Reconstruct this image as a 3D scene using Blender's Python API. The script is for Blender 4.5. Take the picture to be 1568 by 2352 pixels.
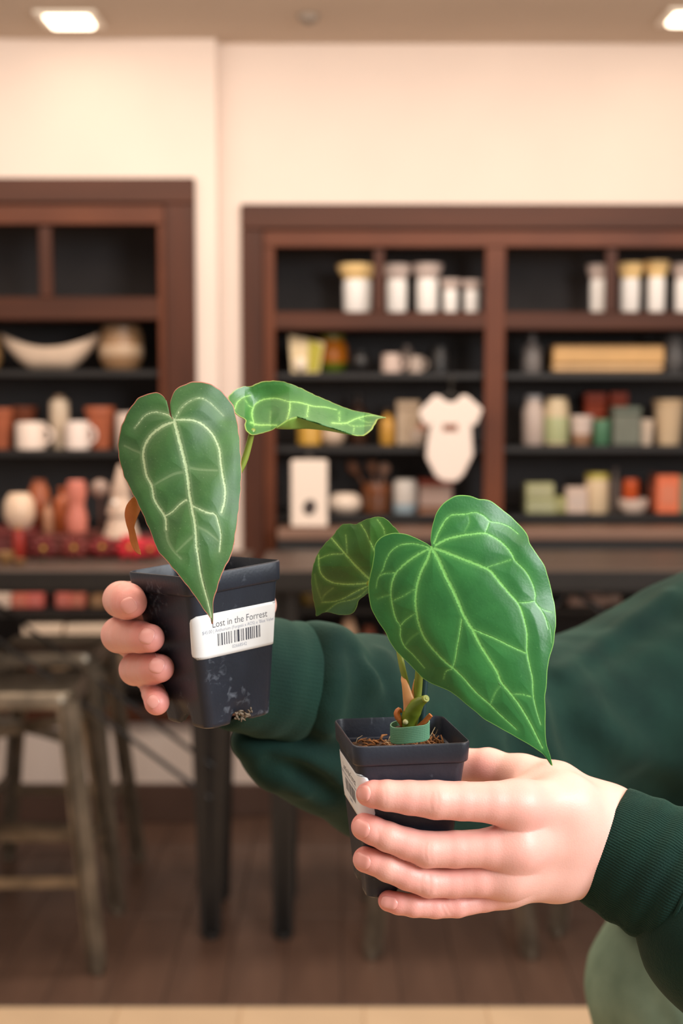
import bpy, bmesh, math, random
import numpy as np
from mathutils import Vector, Matrix

for _o in list(bpy.data.objects):
    bpy.data.objects.remove(_o)
SC = bpy.context.scene
COL = SC.collection
random.seed(7)
RNG = np.random.default_rng(11)

# ---------------------------------------------------------------- camera
CAM_H, PITCH = 1.55, math.radians(5.18)
FPX = 50.0 / 36.0 * 2352.0
cam_d = bpy.data.cameras.new('camera')
cam_d.sensor_fit = 'VERTICAL'
cam_d.sensor_height = 36.0
cam_d.sensor_width = 24.0
cam_d.lens = 50.0
cam_d.clip_start = 0.02
cam_d.dof.use_dof = True
cam_d.dof.focus_distance = 0.835
cam_d.dof.aperture_fstop = 6.4
cam = bpy.data.objects.new('camera', cam_d)
cam.location = (0, 0, CAM_H)
cam.rotation_euler = (math.pi / 2 - PITCH, 0, 0)
COL.objects.link(cam)
SC.camera = cam

# ---------------------------------------------------------------- colour management
SC.view_settings.view_transform = 'Standard'
SC.view_settings.look = 'None'
SC.view_settings.gamma = 1.0
SC.view_settings.use_curve_mapping = False
SC.view_settings.exposure = 0.0

# ---------------------------------------------------------------- world and large lights
world = bpy.data.worlds.new('world')
SC.world = world
world.use_nodes = True
world.node_tree.nodes['Background'].inputs[0].default_value = (1.0, 0.86, 0.76, 1)
world.node_tree.nodes['Background'].inputs[1].default_value = 0.42

def area_light(name, loc, target, size, size_y, power, color):
    d = bpy.data.lights.new(name, 'AREA')
    d.shape = 'RECTANGLE'
    d.size, d.size_y = size, size_y
    d.energy = power
    d.color = color
    o = bpy.data.objects.new(name, d)
    o.location = loc
    o.rotation_euler = (Vector(target) - Vector(loc)).to_track_quat('-Z', 'Y').to_euler()
    COL.objects.link(o)
    return o

# daylight from the shop front behind and to the right of the photographer
area_light('shop_front_daylight', (1.65, -.15, 2.2), (0.05, 0.85, 1.28), 1.2, 1.0, 64, (0.93, 0.97, 1.0))
# rows of warm ceiling lamps over the aisle (outside the frame)
area_light('aisle_ceiling_lamps', (0.0, 1.7, 2.69), (0.0, 1.7, 0.0), 3.6, 3.6, 90, (1.0, 0.84, 0.70))
# unseen lamp added to brighten the wall and bookcases (outside the frame)
area_light('added_wall_wash', (0.0, 3.9, 2.64), (0.0, 5.0, .5), 3.8, .25, 40, (1.0, 0.87, 0.74))

# ---------------------------------------------------------------- pixel <-> place
CP, SP = math.cos(PITCH), math.sin(PITCH)

def ray(px, py):
    a, b = (px - 784.0) / FPX, -(py - 1176.0) / FPX
    return np.array([a, CP + b * SP, -SP + b * CP])

def W(px, py, Y):
    """point of the place that lies at distance Y in front of the camera position"""
    d = ray(px, py)
    return np.array([0, 0, CAM_H]) + d * (Y / d[1])

def PXM(Y):
    return FPX / Y

def to_px(p):
    p = np.asarray(p, float)
    v = p - np.array([0, 0, CAM_H])
    zc = v[..., 1] * CP - v[..., 2] * SP
    return 784 + FPX * v[..., 0] / zc, 1176 - FPX * (v[..., 1] * SP + v[..., 2] * CP) / zc

def lin(c):
    return tuple(((x / 255.0) / 12.92 if x <= 10.3 else ((x / 255.0 + 0.055) / 1.055) ** 2.4) for x in c)

# ---------------------------------------------------------------- materials
def mat(name, rgb, rough=0.5, metal=0.0, var=0.0, vscale=20.0, rgb2=None, bump=0.0, bscale=60.0, sheen=0.0,
        trans=0.0, sss=0.0, emit=None, estr=0.0, spec=0.5, coat=0.0, stretch=None, alpha=None):
    m = bpy.data.materials.new(name)
    m.use_nodes = True
    nt = m.node_tree
    b = nt.nodes['Principled BSDF']
    c = lin(rgb)
    b.inputs['Base Color'].default_value = (*c, 1)
    b.inputs['Roughness'].default_value = rough
    b.inputs['Metallic'].default_value = metal
    b.inputs['Specular IOR Level'].default_value = spec
    if coat:
        b.inputs['Coat Weight'].default_value = coat
    if sheen:
        b.inputs['Sheen Weight'].default_value = sheen
        b.inputs['Sheen Roughness'].default_value = 0.5
    if trans:
        b.inputs['Transmission Weight'].default_value = trans
        b.inputs['IOR'].default_value = 1.45
    if sss:
        b.inputs['Subsurface Weight'].default_value = sss
        b.inputs['Subsurface Radius'].default_value = (1.0, 0.35, 0.2)
        b.inputs['Subsurface Scale'].default_value = 0.004
    if emit:
        b.inputs['Emission Color'].default_value = (*lin(emit), 1)
        b.inputs['Emission Strength'].default_value = estr
    if var or rgb2 or bump:
        tc = nt.nodes.new('ShaderNodeTexCoord')
        src = tc.outputs['Object']
        if stretch:
            mp = nt.nodes.new('ShaderNodeMapping')
            mp.inputs['Scale'].default_value = stretch
            nt.links.new(src, mp.inputs['Vector'])
            src = mp.outputs['Vector']
    if var or rgb2:
        n = nt.nodes.new('ShaderNodeTexNoise')
        n.inputs['Scale'].default_value = vscale
        n.inputs['Detail'].default_value = 5
        nt.links.new(src, n.inputs['Vector'])
        cr = nt.nodes.new('ShaderNodeValToRGB')
        c2 = lin(rgb2) if rgb2 else tuple(min(1, x * (1 + var)) for x in c)
        c1 = c if rgb2 else tuple(x * (1 - var) for x in c)
        cr.color_ramp.elements[0].position = 0.32
        cr.color_ramp.elements[1].position = 0.68
        cr.color_ramp.elements[0].color = (*c1, 1)
        cr.color_ramp.elements[1].color = (*c2, 1)
        nt.links.new(n.outputs['Fac'], cr.inputs['Fac'])
        nt.links.new(cr.outputs['Color'], b.inputs['Base Color'])
    if bump:
        n2 = nt.nodes.new('ShaderNodeTexNoise')
        n2.inputs['Scale'].default_value = bscale
        n2.inputs['Detail'].default_value = 3
        nt.links.new(src, n2.inputs['Vector'])
        bp = nt.nodes.new('ShaderNodeBump')
        bp.inputs['Strength'].default_value = bump
        bp.inputs['Distance'].default_value = 0.002
        nt.links.new(n2.outputs['Fac'], bp.inputs['Height'])
        nt.links.new(bp.outputs['Normal'], b.inputs['Normal'])
    return m

_MC = {}
def paint(rgb, rough=0.45, **k):
    key = (tuple(rgb), rough, tuple(sorted(k.items())))
    if key not in _MC:
        _MC[key] = mat('paint_%d_%d_%d' % tuple(rgb), rgb, rough, **k)
    return _MC[key]

# ---------------------------------------------------------------- mesh builder
class MB:
    def __init__(self):
        self.v, self.f = [], []
    def add(self, verts, faces):
        n = len(self.v)
        self.v.extend([tuple(float(c) for c in p) for p in verts])
        self.f.extend([tuple(int(i) + n for i in f) for f in faces])
        return self
    def box(self, lo, hi, bev=0.0):
        x0, y0, z0 = lo; x1, y1, z1 = hi
        if not bev:
            v = [(x, y, z) for z in (z0, z1) for y in (y0, y1) for x in (x0, x1)]
            return self.add(v, [(0, 2, 3, 1), (4, 5, 7, 6), (0, 1, 5, 4), (2, 6, 7, 3), (0, 4, 6, 2), (1, 3, 7, 5)])
        b = min(bev, (x1 - x0) * .45, (y1 - y0) * .45, (z1 - z0) * .45)
        rings = []
        for z, i in ((z0, b), (z0 + b, 0), (z1 - b, 0), (z1, b)):
            xa, xb, ya, yb = x0 + i, x1 - i, y0 + i, y1 - i
            rings.append([(xa + b, ya, z), (xb - b, ya, z), (xb, ya + b, z), (xb, yb - b, z), (xb - b, yb, z), (xa + b, yb, z), (xa, yb - b, z), (xa, ya + b, z)])
        return self.loft(rings, True, True)
    def loft(self, rings, cap0=False, cap1=False, closed=True):
        n = len(self.v); k = len(rings[0])
        for r in rings:
            self.v.extend([tuple(float(c) for c in p) for p in r])
        for i in range(len(rings) - 1):
            for j in range(k if closed else k - 1):
                a = n + i * k + j; b = n + i * k + (j + 1) % k
                self.f.append((a, b, b + k, a + k))
        if cap0: self.f.append(tuple(n + j for j in reversed(range(k))))
        if cap1: self.f.append(tuple(n + (len(rings) - 1) * k + j for j in range(k)))
        return self
    def lathe(self, c, prof, seg=24, sx=1.0, sy=1.0):
        rings = []
        for r, z in prof:
            rings.append([(c[0] + sx * r * math.cos(2 * math.pi * j / seg), c[1] + sy * r * math.sin(2 * math.pi * j / seg), c[2] + z) for j in range(seg)])
        return self.loft(rings, prof[0][0] > 1e-6, prof[-1][0] > 1e-6)
    def tube(self, pts, rad, seg=10, caps=True):
        pts = [np.asarray(p, float) for p in pts]
        if not hasattr(rad, '__len__'): rad = [rad] * len(pts)
        rings = []; up = None
        for i, p in enumerate(pts):
            d = pts[min(i + 1, len(pts) - 1)] - pts[max(i - 1, 0)]
            d = d / (np.linalg.norm(d) + 1e-12)
            if up is None:
                a = np.array([0, 0, 1.0]) if abs(d[2]) < .9 else np.array([1.0, 0, 0])
                up = np.cross(d, a)
            up = up - d * np.dot(up, d); up /= np.linalg.norm(up) + 1e-12
            w = np.cross(d, up)
            rings.append([p + rad[i] * (math.cos(2 * math.pi * j / seg) * up + math.sin(2 * math.pi * j / seg) * w) for j in range(seg)])
        return self.loft(rings, caps, caps)
    def bar(self, a, b, w, d, up=(0, 1, 0)):
        a = np.asarray(a, float); b = np.asarray(b, float)
        t = (b - a) / np.linalg.norm(b - a)
        u = np.asarray(up, float); s = np.cross(t, u); s /= np.linalg.norm(s); u = np.cross(s, t)
        R = [[p + s * i * w / 2 + u * j * d / 2 for i, j in ((-1, -1), (1, -1), (1, 1), (-1, 1))] for p in (a, b)]
        return self.loft(R, True, True)
    def prism(self, pts, y0, y1):
        """outline in x,z extruded along y"""
        n = len(pts)
        v = [(x, y0, z) for x, z in pts] + [(x, y1, z) for x, z in pts]
        f = [tuple(range(n))[::-1], tuple(range(n, 2 * n))] + [(i, (i + 1) % n, n + (i + 1) % n, n + i) for i in range(n)]
        return self.add(v, f)
    def sphere(self, c, r, seg=16, rings=10, sz=1.0):
        prof = [(r * math.sin(math.pi * i / rings), -r * sz * math.cos(math.pi * i / rings)) for i in range(rings + 1)]
        prof[0] = (1e-7, prof[0][1]); prof[-1] = (1e-7, prof[-1][1])
        return self.lathe(c, prof, seg)

ROOT = {}
def make(name, verts, faces, material, parent=None, smooth=True, loc=None, angle=40):
    """one mesh object; geometry is given in world coordinates"""
    me = bpy.data.meshes.new(name)
    V = np.asarray(verts, float).reshape(-1, 3)
    if parent is not None:
        r = ROOT[parent.name]
    else:
        r = np.asarray(loc if loc is not None else (0, 0, 0), float)
    V = V - r
    me.from_pydata(V.tolist() if len(V) < 200000 else [tuple(p) for p in V], [], [tuple(f) for f in faces] if not isinstance(faces, np.ndarray) else faces.tolist())
    me.validate()
    o = bpy.data.objects.new(name, me)
    COL.objects.link(o)
    if material is not None:
        me.materials.append(material)
    if smooth:
        me.shade_smooth()
        if angle and angle < 180:
            me.set_sharp_from_angle(angle=math.radians(angle))
    if parent is not None:
        o.parent = parent
    else:
        o.location = tuple(r)
    ROOT[o.name] = r
    return o

def mk(name, mb, material, parent=None, smooth=True, loc=None, angle=40, kind=None, label=None):
    bm = bmesh.new()
    me0 = bpy.data.meshes.new('t')
    me0.from_pydata(mb.v, [], mb.f)
    bm.from_mesh(me0)
    bmesh.ops.recalc_face_normals(bm, faces=bm.faces)
    bm.to_mesh(me0); bm.free()
    V = [tuple(v.co) for v in me0.vertices]; F = [tuple(p.vertices) for p in me0.polygons]
    bpy.data.meshes.remove(me0)
    o = make(name, V, F, material, parent, smooth, loc, angle)
    if kind: o['kind'] = kind
    if label: o['label'] = label
    return o

def tag(o, label, cat, group=None):
    o['label'] = label; o['category'] = cat
    if group: o['group'] = group
    return o

def thing(name, label, cat, loc, group=None):
    o = bpy.data.objects.new(name, None)
    o.empty_display_size = 0.05
    COL.objects.link(o)
    o.location = tuple(float(c) for c in loc)
    ROOT[o.name] = np.asarray(loc, float)
    return tag(o, label, cat, group)

def struct(name, mb, material, loc=None, smooth=False, parent=None):
    o = mk(name, mb, material, parent, smooth, loc)
    if parent is None: o['kind'] = 'structure'
    return o

def smoothstep(a, b, x):
    t = np.clip((x - a) / (b - a), 0, 1)
    return t * t * (3 - 2 * t)

def spline(pts, n, closed=False):
    """Catmull-Rom through the points, n samples, even by arc length"""
    P = np.asarray(pts, float)
    if closed:
        Q = np.vstack([P[-1], P, P[0], P[1]]); m = len(P)
    else:
        Q = np.vstack([2 * P[0] - P[1], P, 2 * P[-1] - P[-2]]); m = len(P) - 1
    out = []
    K = 12
    for i in range(m):
        p0, p1, p2, p3 = Q[i], Q[i + 1], Q[i + 2], Q[i + 3]
        t = np.linspace(0, 1, K, endpoint=False)[:, None]
        out.append(0.5 * ((2 * p1) + (-p0 + p2) * t + (2 * p0 - 5 * p1 + 4 * p2 - p3) * t ** 2 + (-p0 + 3 * p1 - 3 * p2 + p3) * t ** 3))
    out.append((P[0] if closed else P[-1])[None])
    S = np.vstack(out)
    L = np.concatenate([[0], np.cumsum(np.linalg.norm(np.diff(S, axis=0), axis=1))])
    u = np.linspace(0, L[-1], n)
    return np.stack([np.interp(u, L, S[:, k]) for k in range(S.shape[1])], 1)
# ================================================================ THE ROOM
M_WALL = mat('wall_paint', (226, 209, 198), 0.85, var=0.02, vscale=3)
M_CEIL = mat('ceiling_paint', (206, 188, 170), 0.9, var=0.02, vscale=3)
M_WOOD = mat('dark_stained_wood', (62, 32, 20), 0.5, rgb2=(80, 42, 26), vscale=9, stretch=(1, 1, .15), bump=.05, bscale=40, spec=.3)
M_WOODH = mat('dark_stained_wood_rail', (64, 33, 20), 0.5, rgb2=(82, 44, 27), vscale=9, stretch=(.15, 1, 1), bump=.05, bscale=40, spec=.3)
M_WOOD2 = mat('highlit_inner_wood', (88, 45, 26), 0.45, rgb2=(106, 57, 33), vscale=9, stretch=(.3, 1, .3), spec=.3)  # orange highlights of the inner rails put into a redder, lighter wood colour
M_BACK = mat('charcoal_back_panel', (68, 63, 62), 0.7, var=.15, vscale=6)
M_SHELF = mat('black_shelf', (30, 28, 28), 0.5, var=.1)
M_BASE = mat('brown_baseboard', (84, 62, 52), 0.5, var=.1, vscale=6)
M_TILE_D = mat('brown_floor_tile', (76, 56, 46), 0.38, rgb2=(92, 69, 57), vscale=4, stretch=(4, .6, 1), bump=.03, bscale=30)
M_GROUT_D = mat('dark_grout', (66, 50, 42), 0.9)
M_TILE_B = mat('beige_floor_tile', (204, 178, 146), 0.45, var=.05, vscale=5)
M_GROUT_B = mat('beige_grout', (196, 164, 128), 0.9)

YR, YL, YB = 5.0, 4.93, 5.42
CEIL = float(W(784, 100, YR)[2])
xc = float(W(497, 300, YL)[0])
FLOOR_EDGE = 3.43
LOW = 0.36

# floor: grout bed with single tiles on it
fl = struct('floor', MB().box((-3, FLOOR_EDGE, -.06), (3, 5.6, -.004)), M_GROUT_D)
fl2 = struct('floor.001', MB().box((-3, -2.5, -.06), (3, FLOOR_EDGE, -.004)), M_GROUT_B)
def tile_mesh(w, d, m):
    mb = MB().box((-w / 2, -d / 2, -.004), (w / 2, d / 2, 0), .0015)
    me = bpy.data.meshes.new('tile')
    me.from_pydata(mb.v, [], mb.f); me.materials.append(m)
    return me
tmD, tmB = tile_mesh(.147, .597, M_TILE_D), tile_mesh(.302, .302, M_TILE_B)
def lay(me, floor, x0, x1, y0, y1, sx, sy, stag):
    j = 0; y = y0 + sy / 2
    while y < y1:
        x = x0 + sx / 2
        while x < x1:
            o = bpy.data.objects.new('tile', me)
            o.location = (x, y + (stag * ((int(round(x / sx)) % 3)) if stag else 0), 0.0)
            o.parent = floor
            COL.objects.link(o)
            x += sx
        y += sy; j += 1
lay(tmD, fl, -1.35, 1.36, FLOOR_EDGE + .004, 5.0, .15, .6, 0)
lay(tmB, fl2, -1.53 + .06, 1.5, FLOOR_EDGE - .615, FLOOR_EDGE - .02, .305, .305, 0)

struct('ceiling', MB().box((-3, -2.5, CEIL), (3, 5.6, CEIL + .1)), M_CEIL)

# back wall (right section) with the niche for the bookcase
xr0 = float(W(555, 700, YR)[0]); zr1 = float(W(900, 470, YR)[2])
wb = MB()
wb.box((xc, YR, zr1), (3, YB, CEIL)).box((xc, YR, 0), (xr0, YB, zr1)).box((xr0, YR, 0), (3, YB, LOW)).box((1.9, YR, LOW), (3, YB, zr1)).box((xc, YB, 0), (3, YB + .1, CEIL))
struct('wall_back', wb, M_WALL)
xl1 = float(W(449, 600, YL)[0]); zl1 = float(W(200, 410, YL)[2])
wl = MB()
wl.box((-3, YL, zl1), (xc, YB, CEIL)).box((xl1, YL, 0), (xc, YB, zl1)).box((-3, YL, 0), (xl1, YB, LOW)).box((-3, YL, LOW), (-2.2, YB, zl1)).box((-3, YB, 0), (xc, YB + .1, CEIL))
struct('wall_back_left', wl, M_WALL)
struct('baseboard_back', MB().box((xc + .002, YR - .014, 0), (3, YR, .12), .004), M_BASE)
struct('baseboard_back_left', MB().box((-3, YL - .014, 0), (xc + .012, YL, .14), .004), M_BASE)

# ---------------------------------------------------------------- recessed ceiling lights
M_TRIM = paint((235, 225, 212), .5)
M_GLOW = mat('lamp_diffuser', (255, 244, 225), .4, emit=(255, 238, 212), estr=5)
def downlight(x, y, label):
    t = thing('recessed_light', label, 'ceiling light', (x, y, CEIL), 'recessed ceiling lights')
    s, i = .098, .07
    tr = MB()
    for (a, b, c, d) in ((-s, -s, s, -i), (-s, i, s, s), (-s, -i, -i, i), (i, -i, s, i)):
        tr.box((x + a, y + b, CEIL - .012), (x + c, y + d, CEIL - .0005), .003)
    mk('trim_frame', tr, M_TRIM, t)
    mk('diffuser', MB().box((x - i, y - i, CEIL - .022), (x + i, y + i, CEIL - .002), .006), M_GLOW, t)
    d = bpy.data.lights.new('downlight', 'AREA'); d.shape = 'SQUARE'; d.size = .13; d.energy = .35; d.color = (1, .80, .60)
    o = bpy.data.objects.new('downlight', d); o.location = (0, 0, -.026); o.parent = t; COL.objects.link(o)
p = W(160, 40, 4.65); downlight(p[0], 4.65, 'bright square recessed ceiling light above the left bookcase')
p = W(1592, 26, 4.62); downlight(p[0], 4.62, 'recessed ceiling light cut off by the right edge of the picture')
p = W(708, 32, 4.62)
t = thing('smoke_detector', 'small grey round detector on the ceiling between the two lights', 'detector', (p[0], 4.62, CEIL))
mk('detector_body', MB().lathe((p[0], 4.62, CEIL - .022), [(.02, 0), (.03, .004), (.036, .021)], 24), paint((138, 124, 112), .6), t)
mk('detector_grille', MB().lathe((p[0], 4.62, CEIL - .026), [(.012, 0), (.017, .005)], 20), paint((110, 100, 92), .6), t)

# ---------------------------------------------------------------- built-in bookcases
def XZ(px, py, Y):
    q = W(px, py, Y); return float(q[0]), float(q[2])
SHELF_Z = {}
def bookcase(label, x0, x1, z0, z1, Yf, openings_x, stiles, top_open, rail, shelf_z, inner, dividers, key):
    """x0..x1 outer frame, top_open = (z_low, z_high) of the upper cubbies"""
    t = thing('built_in_bookcase', label, 'bookcase', ((x0 + x1) / 2, Yf, z0), 'built-in bookcases')
    cas = .05
    mk('top_casing', MB().box((x0, Yf - .022, z1 - .085), (x1, Yf + .02, z1), .004), M_WOODH, t)
    mk('bottom_casing', MB().box((x0, Yf - .022, z0), (x1, Yf + .02, z0 + .05), .004), M_WOODH, t)
    for s in stiles:
        mk('side_casing', MB().box((s[0], Yf - .022, z0 + .05), (s[1], Yf + .02, z1 - .085), .004), M_WOOD, t)
    for s in inner:
        mk('inner_stile', MB().box((s[0], Yf - .002, z0 + .05), (s[1], Yf + .03, z1 - .085), .003), M_WOOD2, t)
    mk('head_rail', MB().box((x0 + .06, Yf - .006, top_open[1]), (x1 - .01, Yf + .03, z1 - .085), .003), M_WOOD2, t)
    mk('middle_rail', MB().box((x0 + .06, Yf + .002, rail[0]), (x1 - .01, YB - .03, rail[1]), .004), M_WOODH, t)
    for d in dividers:
        mk('divider', MB().box((d[0], Yf + .01, rail[1]), (d[1], Yf + .032, top_open[1]), .003), M_WOOD, t)
    mk('back_panel', MB().box((x0 + .02, YB - .03, z0 + .02), (x1 - .02, YB - .002, z1 - .02)), M_BACK, t)
    for z in shelf_z:
        mk('shelf', MB().box((x0 + .08, Yf + .03, z - .022), (x1 - .01, YB - .03, z), .002), M_SHELF, t)
    return t

# left one (goes on past the left edge of the picture)
xo = xl1; X0 = -2.2
def zl(py): return float(W(200, py, YL)[2])
def xl(px, py=900): return float(W(px, py, YL)[0])
ZL = {'a': zl(850), 'b': zl(1035), 'c': zl(1222), 'd': zl(1408), 'e': zl(1570)}
BL = bookcase('dark wood built-in bookcase left of the narrow pale wall strip', X0, xo, LOW, zl1, YL,
         None, [(xl(384, 900), xo), (X0, X0 + .1)], (zl(682), zl(516)), (zl(735), zl(682)), list(ZL.values()),
         [(xl(362, 600), xl(384, 900) + .004)], [(xl(88, 600), xl(118, 600)), (xl(-190, 600), xl(-160, 600))], 'L')
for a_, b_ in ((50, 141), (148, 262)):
    mk('lit_strip_board', MB().box((xl(a_, 1448), YL + .004, zl(1460)), (xl(b_, 1448), YB - .04, zl(1438)), .003), paint((236, 214, 192), .5), BL)  # pale boards added to stand in for bright strips of reflected light
# right one
def zr(py): return float(W(900, py, YR)[2])
def xr(px, py=900): return float(W(px, py, YR)[0])
ZR = {'a': zr(856), 'b': zr(1026), 'c': zr(1186), 'd': zr(1400), 'e': zr(1560)}
X1 = 1.9
bookcase('dark wood built-in bookcase right of the narrow pale wall strip', xr0, X1, LOW, zr1, YR,
         None, [(xr0, xr(606)), (X1 - .1, X1)], (zr(716), zr(568)), (zr(757), zr(716)), list(ZR.values()),
         [(xr(606) - .004, xr(632)), (xr(1112), xr(1158))], [(xr(858, 640), xr(882, 640)), (xr(1392, 640), xr(1418, 640))], 'R')
# projecting ledge of the right bookcase
lt = thing('display_ledge', 'low brown wood ledge along the foot of the right bookcase display', 'ledge', (1.0, YR - .09, zr(1240)))
mk('ledge_board', MB().box((xr(640), YR - .17, zr(1196) - .05), (X1, YR - .024, zr(1196) - .012), .004), mat('ledge_wood', (128, 100, 86), .35, var=.12, vscale=8, stretch=(.2, 1, 1)), lt)
mk('ledge_apron', MB().box((xr(640), YR - .16, zr(1196) - .12), (X1, YR - .024, zr(1196) - .05), .003), M_SHELF, lt)

# ---------------------------------------------------------------- high tables
M_BLACK = mat('black_steel', (34, 32, 31), .45, metal=.3, var=.1)
M_TOP = mat('weathered_table_top', (70, 58, 52), .4, rgb2=(88, 72, 64), vscale=7, stretch=(.15, 1, 1), bump=.04)
YT0, YT1 = 3.78, 4.25
zt = float(W(784, 1312, YT0)[2])
def table(label, x0, x1, legs):
    t = thing('high_table', label, 'table', ((x0 + x1) / 2, (YT0 + YT1) / 2, 0), 'high tables')
    n = 4
    for i in range(n):
        a = YT0 + .012 + (YT1 - YT0 - .012) * i / n; b = YT0 + .012 + (YT1 - YT0 - .012) * (i + 1) / n
        mk('plank', MB().box((x0, a + .0015, zt - .03), (x1, b - .0015, zt), .002), M_TOP, t)
    mk('edge_frame', MB().box((x0, YT0, zt - .052), (x1, YT0 + .012, zt - .001), .002).box((x0, YT0 + .012, zt - .06), (x1, YT1, zt - .03)), M_BLACK, t)
    for lx, ly, w in legs:
        mk('leg', MB().bar((lx - w, ly, zt - .06), (lx - .012, ly, .012), .034, .016).bar((lx + w, ly, zt - .06), (lx + .012, ly, .012), .034, .016)
           .lathe((lx, ly, 0), [(.022, 0), (.026, .006), (.024, .016)], 14).box((lx - w - .05, ly - .03, zt - .066), (lx + w + .05, ly + .03, zt - .059)), M_BLACK, t)
    xs = [l[0] for l in legs]
    for s in (0, 1):
        y = (YT0 + .09, YT1 - .1)[s]
        mk('brace', MB().tube([(min(xs), y, .40), ((min(xs) + max(xs)) / 2, y, zt - .07), (max(xs), y, .40)], .007, 8), M_BLACK, t)
    return t
lxa = float(W(484, 2160, 3.86)[0]); lxb = float(W(650, 2160, 3.86)[0])
TL = table('long dark high table with red display, left half', -2.1, lxa + .10, [(lxa, 3.87, .045), (lxa - 1.5, 3.87, .045), (lxa, 4.17, .045), (lxa - 1.5, 4.17, .045)])
TR = table('long dark high table behind the person, right half', lxb - .06, 2.1, [(lxb, 3.87, .025), (lxb + 1.6, 3.87, .025), (lxb, 4.17, .025), (lxb + 1.6, 4.17, .025)])

# ---------------------------------------------------------------- metal bar stools
M_GALV = mat('galvanised_steel', (142, 130, 114), .36, metal=.75, rgb2=(104, 96, 84), vscale=14, bump=.03)
def stool_at(x, y, rot, h, label):
    t = thing('bar_stool', label, 'stool', (x, y, 0), 'metal bar stools')
    c, s = math.cos(rot), math.sin(rot)
    def T(p): return (x + c * p[0] - s * p[1], y + s * p[0] + c * p[1], p[2])
    def put(name, mb):
        mb.v = [T(v) for v in mb.v]
        return mk(name, mb, M_GALV, t)
    a = .155
    seat = MB()
    rings = []
    for (w, z) in ((a - .012, h - .05), (a, h - .046), (a, h - .012), (a - .006, h - .003), (a - .02, h), (a - .05, h - .004), (.03, h - .008)):
        r = w * .3; pts = []
        for q in range(4):
            cx, cy = ((w - r), (w - r), -(w - r), -(w - r))[q], ((w - r), -(w - r), -(w - r), (w - r))[q]
            for k in range(5):
                an = math.pi / 2 - q * math.pi / 2 - k * math.pi / 8
                pts.append((cx + r * math.cos(an), cy + r * math.sin(an), z))
        rings.append(pts)
    seat.loft(rings, True, True)
    put('seat', seat)
    b = .215
    feet = []
    for sx, sy in ((-1, -1), (1, -1), (1, 1), (-1, 1)):
        top = (sx * (a - .012), sy * (a - .012), h - .03); bot = (sx * b, sy * b, .015)
        put('leg', MB().bar(top, bot, .045, .022, (sx, sy, 0)).bar((sx * (a - .03), sy * (a - .004), h - .03), (sx * (b - .012), sy * (b), .015), .03, .006, (0, sy, 0)))
        lg = put('foot', MB().lathe((sx * b, sy * b, 0), [(.018, 0), (.021, .004), (.019, .03)], 12))
        feet.append((sx, sy))
    def at(sx, sy, z):
        f = (h - .03 - z) / (h - .045)
        w = (a - .012) + (b - a + .012) * f
        return (sx * w, sy * w, z)
    for i in range(4):
        p0 = at(*feet[i], .30 if i % 2 else .24); p1 = at(*feet[(i + 1) % 4], .30 if i % 2 else .24)
        put('footrest', MB().bar(p0, p1, .006, .03, (0, 0, 1)))
    for i in range(2):
        put('cross_brace', MB().bar(at(*feet[i], h - .13), at(*feet[i + 2], h - .13), .006, .03, (0, 0, 1)))
    return t
def ground(px, py):
    d = ray(px, py); s = -CAM_H / d[2]; return d[0] * s, d[1] * s
gx, gy = ground(203, 2240)
stool_at(gx - .2, gy + .22, .03, .74, 'galvanised metal bar stool at the far left front')
gx, gy = ground(256, 2120)
stool_at(gx - .215, gy + .325, -.02, .76, 'galvanised metal bar stool behind the front left stool')
gx, gy = ground(862, 2195)
stool_at(gx + .205, gy + .2, .0, .74, 'galvanised metal bar stool seen below the lower hand')
gx, gy = ground(1345, 2140)
stool_at(gx + .12, gy + .2, .05, .74, 'galvanised metal bar stool half behind the sage trousers')
# ================================================================ THE TWO POTTED PLANTS
def plastic_mat(name, dust):
    m = mat(name, (30, 36, 48), .40, var=.12, vscale=60, bump=.06, bscale=500)
    nt = m.node_tree; b = nt.nodes['Principled BSDF']
    base = b.inputs['Base Color'].links[0].from_socket
    tc = nt.nodes.new('ShaderNodeTexCoord')
    n = nt.nodes.new('ShaderNodeTexNoise'); n.inputs['Scale'].default_value = 190; n.inputs['Detail'].default_value = 6; n.inputs['Distortion'].default_value = .8
    nt.links.new(tc.outputs['Object'], n.inputs['Vector'])
    n2 = nt.nodes.new('ShaderNodeTexNoise'); n2.inputs['Scale'].default_value = 45
    nt.links.new(tc.outputs['Object'], n2.inputs['Vector'])
    mul = nt.nodes.new('ShaderNodeMath'); mul.operation = 'MULTIPLY'
    nt.links.new(n.outputs['Fac'], mul.inputs[0]); nt.links.new(n2.outputs['Fac'], mul.inputs[1])
    cr = nt.nodes.new('ShaderNodeValToRGB')
    cr.color_ramp.elements[0].position = dust; cr.color_ramp.elements[0].color = (0, 0, 0, 1)
    cr.color_ramp.elements[1].position = dust + .16; cr.color_ramp.elements[1].color = (.55, .55, .55, 1)
    nt.links.new(mul.outputs[0], cr.inputs['Fac'])
    mx = nt.nodes.new('ShaderNodeMixRGB')
    nt.links.new(cr.outputs['Color'], mx.inputs['Fac'])
    nt.links.new(base, mx.inputs['Color1']); mx.inputs['Color2'].default_value = (*lin((128, 138, 152)), 1)
    nt.links.new(mx.outputs['Color'], b.inputs['Base Color'])
    return m
M_POT1 = plastic_mat('dusty_black_plastic', .335)
M_POT2 = plastic_mat('black_plastic', .40)
M_PAPER = mat('label_paper', (236, 240, 242), .55)
M_INK = mat('label_ink', (62, 66, 78), .7)
M_INK2 = mat('label_ink_pale', (150, 160, 178), .7)

HW, DEP, CR0 = .035, .0945, .0062
def pot_w(d):
    return .0326 - (d - .0125) * (.0326 - .0240) / (DEP - .0125)

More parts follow.
